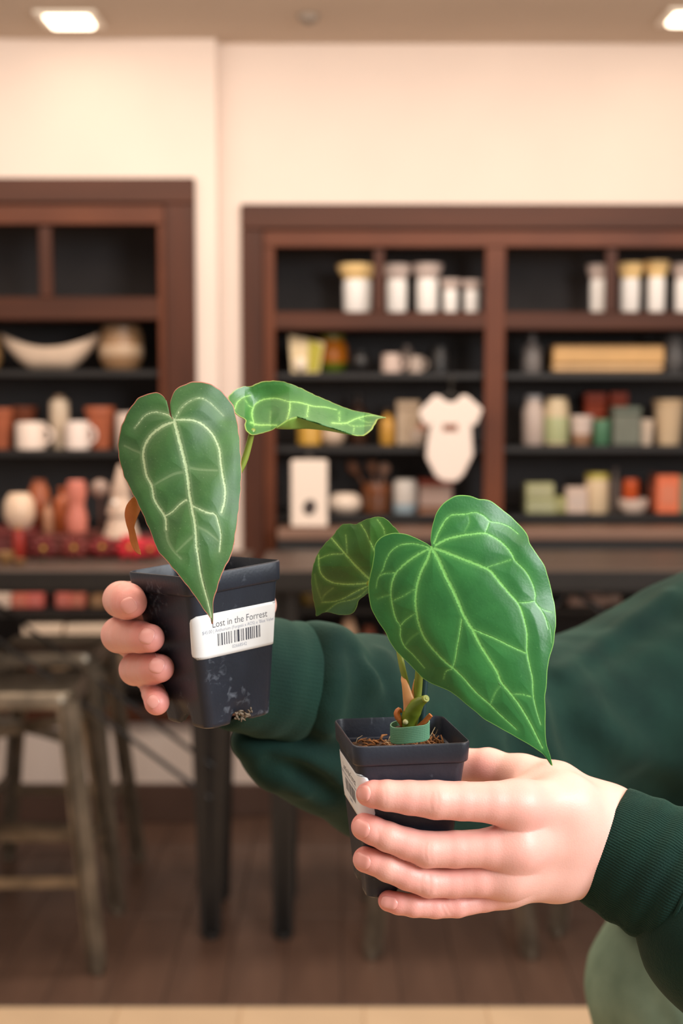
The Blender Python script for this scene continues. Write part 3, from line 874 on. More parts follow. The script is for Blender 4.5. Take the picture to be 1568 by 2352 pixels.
veins3 = [(mid3, (6.0, 2.5), 1.0),
          (Z3([(755, 370), (735, 430), (700, 500), (675, 580), (665, 680), (675, 770), (700, 860), (740, 930), (790, 990), (850, 1050), (900, 1090), (960, 1150), (1030, 1230), (1110, 1300), (1170, 1360), (1270, 1450)]), (4.6, 2.0), .95),
          (Z3([(745, 366), (680, 400), (610, 450), (550, 510), (525, 570), (518, 640), (530, 720), (550, 790), (575, 830), (575, 890), (600, 950), (650, 1000), (720, 1080)]), (4.0, 1.6), .9),
          (Z3([(740, 357), (700, 345), (640, 335), (570, 345), (520, 380), (490, 430), (470, 490), (440, 545), (430, 600)]), (3.2, 1.4), .75),
          (Z3([(540, 510), (480, 515), (450, 532)]), (2.6, 2), .7), (Z3([(575, 827), (610, 790), (662, 755)]), (2.6, 2.2), .75), (Z3([(520, 682), (590, 650), (665, 605)]), (2.6, 2), .6), (Z3([(520, 640), (480, 650), (440, 665)]), (2.2, 1.6), .5),
          (Z3([(940, 790), (930, 870), (915, 950), (905, 1020), (890, 1075)]), (2.8, 2.6), .8),
          (Z3([(780, 365), (850, 390), (950, 430), (1050, 470), (1110, 500), (1160, 560), (1220, 630), (1280, 700), (1310, 780), (1330, 870), (1330, 960), (1335, 1010), (1350, 1080), (1365, 1150), (1370, 1250), (1390, 1340), (1415, 1420)]), (4.8, 1.8), .95),
          (Z3([(785, 345), (850, 310), (930, 290), (1000, 280), (1080, 275), (1150, 310), (1200, 350), (1240, 400), (1260, 440), (1320, 500), (1360, 570), (1380, 640), (1380, 690), (1430, 760), (1460, 850)]), (4.4, 1.4), .88),
          (Z3([(775, 335), (800, 270), (840, 200), (880, 165), (960, 160), (1020, 150), (1070, 170), (1110, 205), (1170, 215), (1230, 240), (1280, 280)]), (3.8, 1.4), .78),
          (Z3([(1080, 272), (1095, 235), (1105, 205)]), (2.6, 2.4), .7), (Z3([(1240, 430), (1180, 450), (1100, 475)]), (2.4, 1.8), .6), (Z3([(1280, 690), (1330, 690), (1380, 680)]), (2.6, 2.2), .75),
          (Z3([(1010, 850), (1080, 880), (1150, 910), (1230, 950), (1322, 992)]), (3.0, 2.6), .85), (Z3([(1245, 1240), (1300, 1240), (1362, 1255)]), (2.2, 2.0), .65), (Z3([(1115, 1300), (1140, 1235), (1175, 1180)]), (2.2, 1.6), .5),
          (Z3([(895, 1085), (850, 1100), (835, 1145)]), (2.4, 1.6), .6), (Z3([(1380, 690), (1420, 730), (1480, 750)]), (2.2, 1.4), .6), (Z3([(980, 160), (985, 210), (960, 260)]), (2, 1.4), .35), (Z3([(700, 860), (640, 900), (600, 950)]), (2, 1.5), .35),
          (Z3([(1430, 760), (1470, 840), (1480, 930)]), (2, 1.2), .35)]
ax0, ax1 = np.array(mid3[0]), np.array(mid3[-1]); axd = (ax1 - ax0) / np.linalg.norm(ax1 - ax0); axn = np.array([axd[1], -axd[0]])
def Yleaf3(px, py):
    q = np.stack([px - ax0[0], py - ax0[1]], -1)
    s = q @ axd; t = q @ axn
    tm = t * .80 / FPX
    y = .800 - s / 540 * .016 + 4.2 * tm ** 2 * np.where(t < 0, 1.25, 1.0)
    y += .006 * smoothstep(90, 175, -t) * smoothstep(0, 200, s) * (1 - smoothstep(330, 520, s))    # left margin rolls back
    y += .0022 * np.sin(s * .028 + 1.0) * smoothstep(110, 200, np.abs(t))                             # wavy edge
    return y
leaf('leaf', leaf3_out, (1062, 1440), veins3, Yleaf3, M_LEAF3, plant2, n=900, m=120, wave=.25, label='large glossy heart-shaped leaf with light green veins', quilt=.0006, edge_w=.010)

leaf4_out = Z3([(70, 768), (65, 730), (50, 660), (40, 580), (45, 500), (65, 430), (90, 380), (130, 330), (170, 290), (200, 250), (230, 222), (270, 218), (310, 220), (360, 195), (410, 180), (450, 175), (490, 190), (520, 220), (560, 262), (600, 330), (600, 430),
                (560, 520), (490, 580), (430, 615), (385, 632), (350, 655), (322, 680), (310, 720), (285, 755), (240, 765), (190, 760), (150, 748), (110, 750), (88, 764)])
veins4 = [(Z3([(165, 305), (230, 380), (300, 460), (350, 510), (400, 558)]), (2.6, 4.5), .9), (Z3([(85, 405), (88, 480), (110, 530), (160, 565), (230, 577), (310, 578), (395, 572)]), (2.2, 3.6), .85), (Z3([(230, 395), (150, 402), (92, 424)]), (2.4, 1.8), .7),
          (Z3([(248, 285), (252, 330), (256, 395)]), (1.6, 2.0), .55), (Z3([(338, 218), (370, 270), (390, 320), (415, 372)]), (2.0, 2.6), .75), (Z3([(390, 585), (310, 622), (230, 665), (170, 682), (105, 686)]), (3.0, 1.8), .75), (Z3([(380, 605), (330, 650), (280, 672), (200, 690), (130, 742)]), (2.2, 1.6), .6),
          (Z3([(436, 192), (470, 240), (478, 275)]), (1.8, 1.8), .6), (Z3([(105, 670), (120, 640), (170, 600)]), (1.6, 1.4), .35), (Z3([(60, 520), (75, 600), (100, 670)]), (1.5, 1.5), .3)]
def Yleaf4(px, py):
    dx = (px - 850); dy = py - 1338
    d = np.hypot(dx, dy)
    return .862 + 1.6e-4 * np.maximum(0, -dx) * .9 + .0035 * np.sin(px * .022 + py * .03) + .000022 * np.abs(py - 1300) + .006 * smoothstep(1340, 1420, py)
leaf('leaf', leaf4_out, (830, 1300), veins4, Yleaf4, M_LEAF4, plant2, n=620, m=80, wave=.3, label='darker olive leaf behind, turned to the left', edge_w=.012)

# stem, petioles, tape collar
ys = float(f2.C[1])
mk('petiole', MB().tube(spline([W(944, 1640, ys), W(934, 1578, ys), W(922, 1525, ys), W(905, 1440, ys + .008), W(870, 1360, ys + .018), W(846, 1338, .864)], 36), .00195, 10), M_PETI, plant2, angle=180)
mk('petiole', MB().tube(spline([W(952, 1640, ys), W(958, 1595, ys), W(962, 1550, ys - .004), W(970, 1450, ys - .012), W(985, 1330, ys - .022), W(992, 1262, .806)], 40), list(np.linspace(.0028, .0017, 40)), 10), M_PETI, plant2, angle=180)
st = mk('stem', MB().tube(spline([W(938, 1700, ys), W(938, 1670, ys), W(941, 1648, ys - .001), W(950, 1628, ys - .004), W(962, 1614, ys - .007), W(977, 1605, ys - .009)], 26), list(np.interp(np.linspace(0, 1, 26), [0, .25, .45, .62, .8, 1], [.0047, .0049, .0052, .0053, .0040, .0022])), 18), M_STEM, plant2, angle=60)
a, b = W(975, 1606, ys - .009), W(979, 1604, ys - .0105)
mk('cut_end', MB().tube([a, b], [.0023, .0021], 14).tube([b, b + (b - a) * .2], [.0011, .0009], 10), mat('cut_stem', (176, 184, 84), .5, rgb2=(150, 160, 60), vscale=300), st)
mk('node_bud', MB().sphere(W(931, 1658, ys - .0055), .0017, 10, 7), mat('pale_bud', (206, 206, 150), .5), st)
shv, shf = [], []
cl = spline([W(944, 1634, ys - .004), W(938, 1606, ys - .0045), W(931, 1575, ys - .0035), W(926, 1560, ys - .002), W(924, 1550, ys - .001)], 24)
wdt = np.interp(np.linspace(0, 1, 24), [0, .2, .55, .85, 1], [.0046, .0038, .0027, .0017, .0006])
mbs = MB(); rings = []
for q, w in zip(cl, wdt):
    rings.append([q + np.array([w * math.cos(an), -.45 * w * math.sin(an), 0]) for an in np.linspace(0, 2 * math.pi, 14, endpoint=False)])
mbs.loft(rings, True, True)
mk('sheath', mbs, M_SHEATH, plant2, angle=180, label='pointed peach-coloured leaf sheath')
cl = spline([W(956, 1622, ys), W(950, 1600, ys), W(951, 1575, ys), W(953, 1560, ys)], 14)
mk('sheath', MB().tube(cl, list(np.linspace(.0026, .0005, 14)), 10), M_SHEATH, plant2, angle=180)
mk('dead_stub', MB().tube(spline([W(958, 1672, ys - .004), W(972, 1660, ys - .005), W(989, 1642, ys - .006)], 12), list(np.linspace(.0016, .0015, 12)), 9), M_BROWN, plant2)
mk('dead_stub', MB().tube(spline([W(922, 1668, ys - .002), W(917, 1655, ys - .003), W(911, 1640, ys - .002), W(916, 1630, ys - .001), W(922, 1636, ys)], 16), [.0008, .0009, .001, .0012, .0014, .0017, .0019, .002, .002, .002, .0019, .0018, .0016, .0013, .001, .0006], 9), M_BROWN, plant2)
mk('support_stake', MB().tube([W(966, 1700, ys + .005), W(970, 1640, ys + .006), W(976, 1540, ys + .008)], .0021, 12), mat('dark_stake', (18, 52, 56), .4), plant2)
def tape_mat():
    m = mat('green_mesh_tape', (94, 150, 116), .5)
    nt = m.node_tree; b = nt.nodes['Principled BSDF']; N = nt.nodes.new; L = nt.links.new
    uv = N('ShaderNodeAttribute'); uv.attribute_name = 'weave'
    cr = N('ShaderNodeValToRGB'); cr.color_ramp.elements[0].color = (*lin((72, 126, 98)), 1); cr.color_ramp.elements[1].color = (*lin((122, 178, 142)), 1)
    L(uv.outputs['Fac'], cr.inputs['Fac']); L(cr.outputs['Color'], b.inputs['Base Color'])
    return m
NT, NH = 360, 28
cc = W(941, 1679, ys - .001); R0, Hb = .0114, .0098
tv = np.zeros((NH, NT, 3)); wv = np.zeros((NH, NT))
for i in range(NH):
    h = i / (NH - 1)
    for j in range(NT):
        an = 2 * math.pi * j / NT
        wve = math.cos(an * 60) * math.cos(h * math.pi * 11) * .5 + .5
        wve = math.cos(an * 44 + h * math.pi * 9) * math.cos(an * 44 - h * math.pi * 9) * .5 + .5
        r = R0 + .00022 * wve + .0004 * math.sin(an * 2 + 1)
        tv[i, j] = (cc[0] + r * math.cos(an), cc[1] + r * math.sin(an), cc[2] + (h - .5) * Hb + .10 * r * math.cos(an) + .0003 * math.sin(an * 3))
        wv[i, j] = wve
ii, jj = np.meshgrid(np.arange(NH - 1), np.arange(NT), indexing='ij')
aa = ii * NT + jj; bb = ii * NT + (jj + 1) % NT
o = make('tape_collar', tv.reshape(-1, 3), np.stack([aa, bb, bb + NT, aa + NT], -1).reshape(-1, 4), tape_mat(), plant2, angle=180)
at = o.data.attributes.new('weave', 'FLOAT', 'POINT'); at.data.foreach_set('value', wv.ravel().astype(np.float32))
sm = o.modifiers.new('thickness', 'SOLIDIFY'); sm.thickness = .0006; sm.offset = -1
o['label'] = 'green woven tape ring around the stem'
mk('moss_filling', MB().lathe((cc[0], cc[1], cc[2] - .004), [(.0110, 0), (.0108, .005), (.006, .007), (.0005, .0075)], 20), M_SOIL, plant2)
# ================================================================ THE PERSON
def smin(a, b, k):
    h = np.maximum(k - np.abs(a - b), 0) / k
    return np.minimum(a, b) - h * h * k * .25
def rcone(P, a, b, ra, rb):
    a = np.asarray(a, np.float32); b = np.asarray(b, np.float32)
    d = b - a; L2 = float(d @ d) + 1e-12
    q = P - a
    t = np.clip((q @ d) / L2, 0, 1)
    q -= t[:, None] * d
    return np.sqrt(np.einsum('ij,ij->i', q, q)) - (ra + (rb - ra) * t)
def chain(P, nodes, k):
    out = None
    for (a, ra), (b, rb) in zip(nodes[:-1], nodes[1:]):
        f = rcone(P, a, b, ra, rb)
        out = f if out is None else smin(out, f, k)
    return out
def ellip(P, c, r, R=None):
    q = P - np.asarray(c, np.float32)
    if R is not None: q = q @ np.asarray(R, np.float32).T
    r = np.asarray(r, np.float32)
    k0 = np.sqrt((((q / r)) ** 2).sum(1)); k1 = np.sqrt(((q / (r * r)) ** 2).sum(1)) + 1e-9
    return k0 * (k0 - 1) / k1

def surface_nets(func, lo, hi, h, newton=2, margin=.010):
    lo = np.asarray(lo, float); n = np.maximum(2, np.ceil((np.asarray(hi, float) - lo) / h).astype(int)) + 1
    ys = (lo[1] + h * np.arange(n[1])).astype(np.float32); zs = (lo[2] + h * np.arange(n[2])).astype(np.float32)
    YY, ZZ = np.meshgrid(ys, zs, indexing='ij')
    # only blocks of cells close to the surface are worked out in full
    BS = 8
    nb = -(-n // BS)
    bi = np.stack(np.meshgrid(*[np.arange(k) for k in nb], indexing='ij'), -1).reshape(-1, 3)
    fc = func((lo + h * (bi * BS + (BS - 1) / 2)).astype(np.float32))
    act = np.abs(fc) < h * BS * .9 + margin
    full = np.where(fc < 0, -1.0, 1.0).astype(np.float32)[:, None] * np.ones((1, BS ** 3), np.float32)
    loc = np.stack(np.meshgrid(*[np.arange(BS)] * 3, indexing='ij'), -1).reshape(-1, 3)
    ai = np.nonzero(act)[0]
    for i in range(0, len(ai), 700):
        k = ai[i:i + 700]
        P = (lo + h * (bi[k][:, None, :] * BS + loc[None])).astype(np.float32)
        full[k] = func(P.reshape(-1, 3)).reshape(len(k), -1)
    f = full.reshape(nb[0], nb[1], nb[2], BS, BS, BS).transpose(0, 3, 1, 4, 2, 5).reshape(nb[0] * BS, nb[1] * BS, nb[2] * BS)
    n = np.array(f.shape)
    s = f < 0
    c = [slice(0, -1), slice(1, None)]
    cnt = sum(s[c[a], c[b], c[d]].astype(np.int8) for a in (0, 1) for b in (0, 1) for d in (0, 1))
    mask = (cnt > 0) & (cnt < 8)
    idx = -np.ones(mask.shape, np.int64); cells = np.argwhere(mask); idx[mask] = np.arange(len(cells))
    acc = np.zeros((len(cells), 3)); num = np.zeros(len(cells))
    cor = [(a, b, d) for a in (0, 1) for b in (0, 1) for d in (0, 1)]
    for A in cor:
        for ax in range(3):
            if A[ax]: continue
            B = list(A); B[ax] = 1
            fa = f[cells[:, 0] + A[0], cells[:, 1] + A[1], cells[:, 2] + A[2]]; fb = f[cells[:, 0] + B[0], cells[:, 1] + B[1], cells[:, 2] + B[2]]
            m = (fa < 0) != (fb < 0)
            t = np.where(m, fa / np.where(m, fa - fb, 1), 0)
            p = np.tile(np.array(A, float), (len(cells), 1)); p[:, ax] = t
            acc[m] += p[m]; num[m] += 1
    V = lo + h * (cells + acc / num[:, None])
    Q = []
    for ax in range(3):
        sa = [slice(None)] * 3; sb = [slice(None)] * 3
        sa[ax] = slice(0, -1); sb[ax] = slice(1, None)
        ch = s[tuple(sa)] != s[tuple(sb)]
        e = np.argwhere(ch)
        o1, o2 = [(1, 2), (2, 0), (0, 1)][ax]
        ok = (e[:, o1] > 0) & (e[:, o2] > 0) & (e[:, o1] < n[o1] - 1) & (e[:, o2] < n[o2] - 1)
        e = e[ok]
        def cell(d1, d2):
            q = e.copy(); q[:, o1] -= d1; q[:, o2] -= d2
            return idx[q[:, 0], q[:, 1], q[:, 2]]
        quad = np.stack([cell(1, 1), cell(0, 1), cell(0, 0), cell(1, 0)], 1)
        neg = s[e[:, 0], e[:, 1], e[:, 2]]
        quad[~neg] = quad[~neg][:, ::-1]
        Q.append(quad)
    Q = np.vstack(Q)
    Q = Q[(Q >= 0).all(1)]
    for _ in range(newton):
        V = project(func, V, h * .25)
    return V, Q
def grad(func, V, e=.0004):
    P = np.asarray(V, np.float32)
    g = np.stack([func(P + np.array([e if k == i else 0 for k in range(3)], np.float32)) - func(P - np.array([e if k == i else 0 for k in range(3)], np.float32)) for i in range(3)], 1) / (2 * e)
    return g
def project(func, V, lim):
    g = grad(func, V); f = func(np.asarray(V, np.float32))
    st = f / (np.einsum('ij,ij->i', g, g) + 1e-6)
    return V - np.clip(st, -lim, lim)[:, None] * g
def raycast(func, px, py, y0, y1):
    """first hit of the camera ray with the surface"""
    Y = np.linspace(y0, y1, 600); d = ray(px, py)
    P = (np.array([0, 0, CAM_H]) + d[None] * (Y / d[1])[:, None]).astype(np.float32)
    f = func(P); k = np.argmax(f < 0)
    if not (f < 0).any(): k = int(np.argmin(f))
    return P[k].astype(float)

def RP(r_px, Y): return r_px * Y * 1.012 / FPX
def node(px, py, r_px, Y): return (W(px, py, Y), RP(r_px, Y))
def onface(fr, face, px, py, r_px, extra=0.0):
    nl = {0: (0, -1), 3: (-1, 0)}[face]
    a, b = .70, 1.0
    for _ in range(40):
        m = (a + b) / 2
        l = fr.R.T @ (W(px, py, m) - fr.C)
        d = np.clip(-l[2], .0125, DEP)
        g = nl[0] * l[0] + nl[1] * l[1] - (pot_w(d) + RP(r_px, m))
        if g > 0: a = m
        else: b = m
    return (W(px, py, a + extra), RP(r_px, a + extra))

# ---------------------------------------------------------------- hand at the right (back of the hand to the camera)
A2 = lambda x, y, r, e=0.0: onface(f2, 0, x, y, r, e)
idxL = [A2(1192, 1846, 47, .004), A2(1130, 1843, 46, .001), A2(1060, 1840, 43), A2(1000, 1837, 43), A2(940, 1832, 38), A2(888, 1827, 34, .0005), A2(858, 1824, 30, .003), A2(845, 1824, 26.5, .0065)]
midL = [A2(1190, 1945, 46, .002), A2(1120, 1948, 43, .0), A2(1045, 1951, 41), A2(980, 1951, 40), A2(935, 1938, 35), A2(890, 1922, 33, .0005), A2(857, 1908, 31, .003), A2(838, 1899, 31, .0075)]
rngL = [A2(1165, 2012, 40, .003), A2(1100, 2022, 37), A2(1040, 2027, 34), A2(985, 2026, 34), A2(935, 2010, 33), A2(890, 1993, 31, .0005), A2(858, 1980, 28, .003), A2(840, 1974, 29, .0075)]
pnkL = [A2(1165, 2046, 28, .006), A2(1110, 2066, 27, .003), A2(1050, 2080, 26), A2(1000, 2083, 25), A2(950, 2080, 25), A2(915, 2075, 24, .002), A2(892, 2069, 23, .004)]
YW = .863
wristL = W(1400, 1940, .862)
palmL = [[idxL[0], node(1300, 1846, 64, .838), node(1400, 1878, 62, YW)],
         [midL[0], node(1310, 1920, 62, .840), node(1400, 1925, 62, YW + .002)],
         [rngL[0], node(1290, 1990, 56, .842), node(1375, 1975, 60, YW + .004)],
         [pnkL[0], node(1275, 2018, 42, .846), node(1355, 2004, 52, YW + .006)]]
thmL = [node(1390, 1868, 60, YW + .012), node(1280, 1812, 56, .868), node(1200, 1784, 47, .876), node(1120, 1762, 39, .889), node(1070, 1762, 37, .897), node(1000, 1770, 35, .900), node(960, 1775, 30, .899)]
webL = [node(1260, 1815, 50, .855), node(1180, 1835, 36, .846), node(1120, 1845, 24, .85)]
forL = [(wristL, .0250), (W(1575, 2035, .842), .0285), (W(1690, 2110, .84), .034), (W(1900, 2240, .88), .040)]
def knuck(P, f, c, r, amp, w):
    return f
def hand_sdf(palm, fingers, thumb, web, fore, bumps, kk=.011):
    def fn(P):
        base = None
        for ch in palm:
            f = chain(P, ch, .008)
            base = f if base is None else smin(base, f, .016)
        base = smin(base, chain(P, thumb, .007), .014)
        base = smin(base, chain(P, web, .006), .016)
        base = smin(base, chain(P, fore, .02), .02)
        out = base
        for ch in fingers:
            out = np.minimum(out, smin(base, chain(P, ch, .0014) - .0004, kk))
        for c, r, amp in bumps:
            q = P - np.asarray(c, np.float32)
            out = out - amp * np.exp(-np.einsum('ij,ij->i', q, q) / (r * r))
        return out
    return fn
bumpsL = [(idxL[0][0] + np.array([0, -.011, .002]), .010, .0012), (midL[0][0] + np.array([0, -.011, 0]), .010, .0016), (rngL[0][0] + np.array([0, -.010, 0]), .008, .0012),
          (idxL[3][0] + np.array([0, -.009, 0]), .008, .0006), (midL[3][0] + np.array([0, -.009, 0]), .008, .0008), (rngL[3][0] + np.array([0, -.007, 0]), .007, .0008)]
# shallow valleys between the tendons
for (x, y) in ((1255, 1895), (1255, 1975)):
    q = W(x, y, .826); bumpsL.append((q, .014, -.0010))
handL = hand_sdf(palmL, [idxL, midL, rngL, pnkL], thmL, webL, forL, bumpsL)

# ---------------------------------------------------------------- hand at the left (fingers come round the pot from behind)
idxR = [node(325, 1392, 44, .935), node(292, 1380, 42, .922), node(278, 1377, 40, .906), node(283, 1378, 41, .889), node(293, 1381, 40, .876), node(302, 1384, 34, .868)]
midR = [node(318, 1458, 44, .935), node(288, 1457, 42, .922), node(274, 1458, 40, .906), node(292, 1460, 38, .890), node(322, 1463, 35, .876), node(345, 1466, 31.5, .868)]
rngR = [node(345, 1528, 40, .935), node(322, 1532, 38, .920), node(311, 1537, 36, .906), node(326, 1537, 36, .892), node(350, 1536, 35, .880), node(367, 1535, 31.5, .871)]
pnkR = [node(375, 1572, 34, .935), node(352, 1568, 28, .915), node(348, 1576, 25, .900), node(353, 1592, 26, .888), node(359, 1607, 27, .879), node(360, 1614, 27.5, .873)]
palmR = [[idxR[0], node(450, 1430, 50, .962), node(545, 1520, 58, .985)], [midR[0], node(450, 1475, 50, .966), node(545, 1545, 58, .988)],
         [rngR[0], node(460, 1530, 46, .968), node(535, 1555, 46, .988)], [pnkR[0], node(470, 1565, 38, .966), node(535, 1565, 42, .986)]]
thmR = [node(545, 1530, 46, .985), node(565, 1475, 38, .970), node(578, 1425, 34, .947), node(596, 1390, 33, .926), node(594, 1365, 28, .914)]
webR = [node(545, 1480, 36, .97), node(480, 1450, 30, .962), node(400, 1420, 26, .95)]
forR = [(W(560, 1552, .988), .026), (W(735, 1600, 1.05), .030), (W(1000, 1740, 1.17), .042)]
bumpsR = []
handR = hand_sdf(palmR, [idxR, midR, rngR, pnkR], thmR, webR, forR, bumpsR)

def bounds(lists, pad):
    A = np.array([n[0] for L in lists for n in L]); R_ = max(n[1] for L in lists for n in L)
    return A.min(0) - R_ - pad, A.max(0) + R_ + pad

# ---------------------------------------------------------------- the rest of the body
ES, SH = W(1000, 1740, 1.17), W(1420, 1600, 1.30)
LSH, LEL = np.array([.64, 1.24, 1.30]), W(1900, 2240, .88)
fw = np.array([-.52, -.85, 0.0]); fw /= np.linalg.norm(fw); sd = np.array([fw[1], -fw[0], 0]); sd = np.cross(fw, [0, 0, 1])
HC = np.array([.445, 1.33, 1.575])
RH = np.stack([sd, fw, np.array([0, 0, 1.0])])
def hp(s, f, z): return HC + sd * s + fw * f + np.array([0, 0, z])
def body_sdf(P):
    f = chain(P, [(W(735, 1600, 1.05), .030), (ES, .042), (W(1440, 1640, 1.31), .038), (np.array([.45, 1.38, 1.32]), .05)], .03)
    f = smin(f, chain(P, [(W(1600, 2060, .842), .030), (LEL, .042), (LSH, .045), (np.array([.46, 1.38, 1.32]), .05)], .03), .04)
    f = smin(f, chain(P, [(np.array([.47, 1.39, 1.27]), .085), (np.array([.48, 1.39, 1.06]), .08), (np.array([.48, 1.39, .95]), .07)], .05), .06)
    f = smin(f, rcone(P, [.445, 1.375, 1.36], hp(0, -.015, -.06), .055, .05), .03)
    h = ellip(P, hp(0, -.012, .02), (.072, .092, .088), RH)
    h = smin(h, ellip(P, hp(0, .022, -.045), (.054, .058, .062), RH), .04)
    h = smin(h, rcone(P, hp(0, .078, .012), hp(0, .098, -.022), .008, .0125), .012)     # nose
    h = smin(h, rcone(P, hp(-.018, .074, -.062), hp(.018, .074, -.062), .008, .008), .008)  # lips
    for s in (-1, 1):
        h = np.maximum(h, -(np.sqrt((((P - hp(s * .032, .098, .012).astype(np.float32))) ** 2).sum(1)) - .016) * 1.0 + 0) if False else h
        h = smin(h, ellip(P, hp(s * .074, -.012, -.008), (.009, .02, .032), RH), .006)
        h = -smin(-h, (np.sqrt(((P - hp(s * .033, .094, .012).astype(np.float32)) ** 2).sum(1)) - .013), .014)
    return smin(f, h, .02)

loL, hiL = bounds([idxL, midL, rngL, pnkL, thmL] + palmL, .004); hiL = np.maximum(hiL, W(1500, 2000, .90) + .03); loL = np.minimum(loL, W(1500, 2040, .845) - .035)
VL, QL = surface_nets(handL, loL, hiL, .0008, margin=.0035)
loR, hiR = bounds([idxR, midR, rngR, pnkR, thmR] + palmR, .004); hiR = np.maximum(hiR, W(700, 1600, 1.03) + .03)
VR, QR = surface_nets(handR, loR, hiR, .0009, margin=.0035)
VB, QB = surface_nets(body_sdf, (-.06, .76, .82), (.86, 1.56, 1.70), .008, 1)
# trim the tips of the coarse arms so that they stay inside the sleeves, then one body mesh
BV = np.vstack([VL, VR, VB]); BQ = np.vstack([QL, QR + len(VL), QB + len(VL) + len(VR)])

def skin_material():
    m = mat('skin', (226, 160, 136), .46, sss=.12, bump=.0)
    nt = m.node_tree; b = nt.nodes['Principled BSDF']; N = nt.nodes.new; L = nt.links.new
    tc = N('ShaderNodeTexCoord')
    n = N('ShaderNodeTexNoise'); n.inputs['Scale'].default_value = 48; n.inputs['Detail'].default_value = 4
    L(tc.outputs['Object'], n.inputs['Vector'])
    cr = N('ShaderNodeValToRGB'); cr.color_ramp.elements[0].position = .3; cr.color_ramp.elements[1].position = .72
    cr.color_ramp.elements[0].color = (*lin((228, 176, 162)), 1); cr.color_ramp.elements[1].color = (*lin((233, 183, 169)), 1)
    L(n.outputs['Fac'], cr.inputs['Fac'])
    at = N('ShaderNodeAttribute'); at.attribute_name = 'blush'
    mx = N('ShaderNodeMixRGB'); L(at.outputs['Fac'], mx.inputs['Fac']); L(cr.outputs['Color'], mx.inputs['Color1']); mx.inputs['Color2'].default_value = (*lin((232, 128, 126)), 1)
    L(mx.outputs['Color'], b.inputs['Base Color'])
    v = N('ShaderNodeTexVoronoi'); v.inputs['Scale'].default_value = 900
    L(tc.outputs['Object'], v.inputs['Vector'])
    n2 = N('ShaderNodeTexNoise'); n2.inputs['Scale'].default_value = 260; n2.inputs['Detail'].default_value = 4
    L(tc.outputs['Object'], n2.inputs['Vector'])
    ad = N('ShaderNodeMath'); ad.operation = 'ADD'; L(v.outputs['Distance'], ad.inputs[0]); L(n2.outputs['Fac'], ad.inputs[1])
    ac = N('ShaderNodeAttribute'); ac.attribute_name = 'crease'
    mc = N('ShaderNodeMath'); mc.operation = 'MULTIPLY_ADD'; mc.inputs[1].default_value = -6.0
    L(ac.outputs['Fac'], mc.inputs[0]); L(ad.outputs[0], mc.inputs[2])
    bp = N('ShaderNodeBump'); bp.inputs['Strength'].default_value = .10; bp.inputs['Distance'].default_value = .0007
    L(mc.outputs[0], bp.inputs['Height']); L(bp.outputs['Normal'], b.inputs['Normal'])
    return m
M_SKIN = skin_material()
person = thing('person', 'person in dark green sweatshirt holding out a small potted plant in each hand', 'person', (.45, 1.38, 0))
body = make('body', BV, BQ, M_SKIN, person, angle=180)
body['label'] = 'bare hands gripping the two pots'
bl = np.zeros(len(BV))
def blush(pts, r, a):
    for p in pts:
        q = BV - p
        np.maximum(bl, a * np.exp(-np.einsum('ij,ij->i', q, q) / (r * r)), out=bl)
for F_ in (idxL, midL, rngL, pnkL, idxR, midR, rngR, pnkR):
    blush([F_[-1][0]], .013, .75); blush([F_[-2][0], F_[3][0]], .011, .45); blush([F_[2][0], F_[1][0], F_[4][0]], .014, .38)
blush([idxL[0][0], midL[0][0]], .014, .55); blush([rngL[0][0], W(1100, 1760, .88)], .012, .35)
at = body.data.attributes.new('blush', 'FLOAT', 'POINT'); at.data.foreach_set('value', bl.astype(np.float32))
# creases across the finger joints
cre = np.zeros(len(BV))
def crease(func, pts, w, a):
    S = np.array([raycast(func, x, y, .74, 1.0) for x, y in pts]); S = spline(S, 14)
    for A, B in zip(S[:-1], S[1:]):
        d = B - A; t = np.clip(((BV - A) @ d) / (d @ d + 1e-12), 0, 1)
        q = BV - A - t[:, None] * d
        np.maximum(cre, a * np.exp(-np.einsum('ij,ij->i', q, q) / (w * w)), out=cre)
for pts in ([(884, 1808), (886, 1828), (884, 1848)], [(992, 1822), (988, 1840), (990, 1858)], [(1004, 1822), (1007, 1840), (1004, 1856)],
            [(866, 1905), (870, 1925), (867, 1940)], [(978, 1938), (975, 1955), (978, 1974)], [(988, 1944), (987, 1960), (990, 1978)],
            [(968, 2012), (965, 2030), (968, 2048)], [(1002, 2014), (1005, 2030), (1002, 2048)], [(986, 2012), (988, 2030), (986, 2050)],
            [(1012, 2080), (1016, 2090), (1022, 2100)], [(1024, 2082), (1030, 2092), (1034, 2098)]):
    crease(handL, pts, .0011, .5)
for pts in ([(268, 1352), (259, 1378), (265, 1406)], [(284, 1432), (278, 1460), (283, 1488)], [(318, 1512), (313, 1537), (318, 1560)], [(296, 1434), (292, 1460), (296, 1486)]):
    crease(handR, pts, .0010, .5)
at = body.data.attributes.new('crease', 'FLOAT', 'POINT'); at.data.foreach_set('value', cre.astype(np.float32))

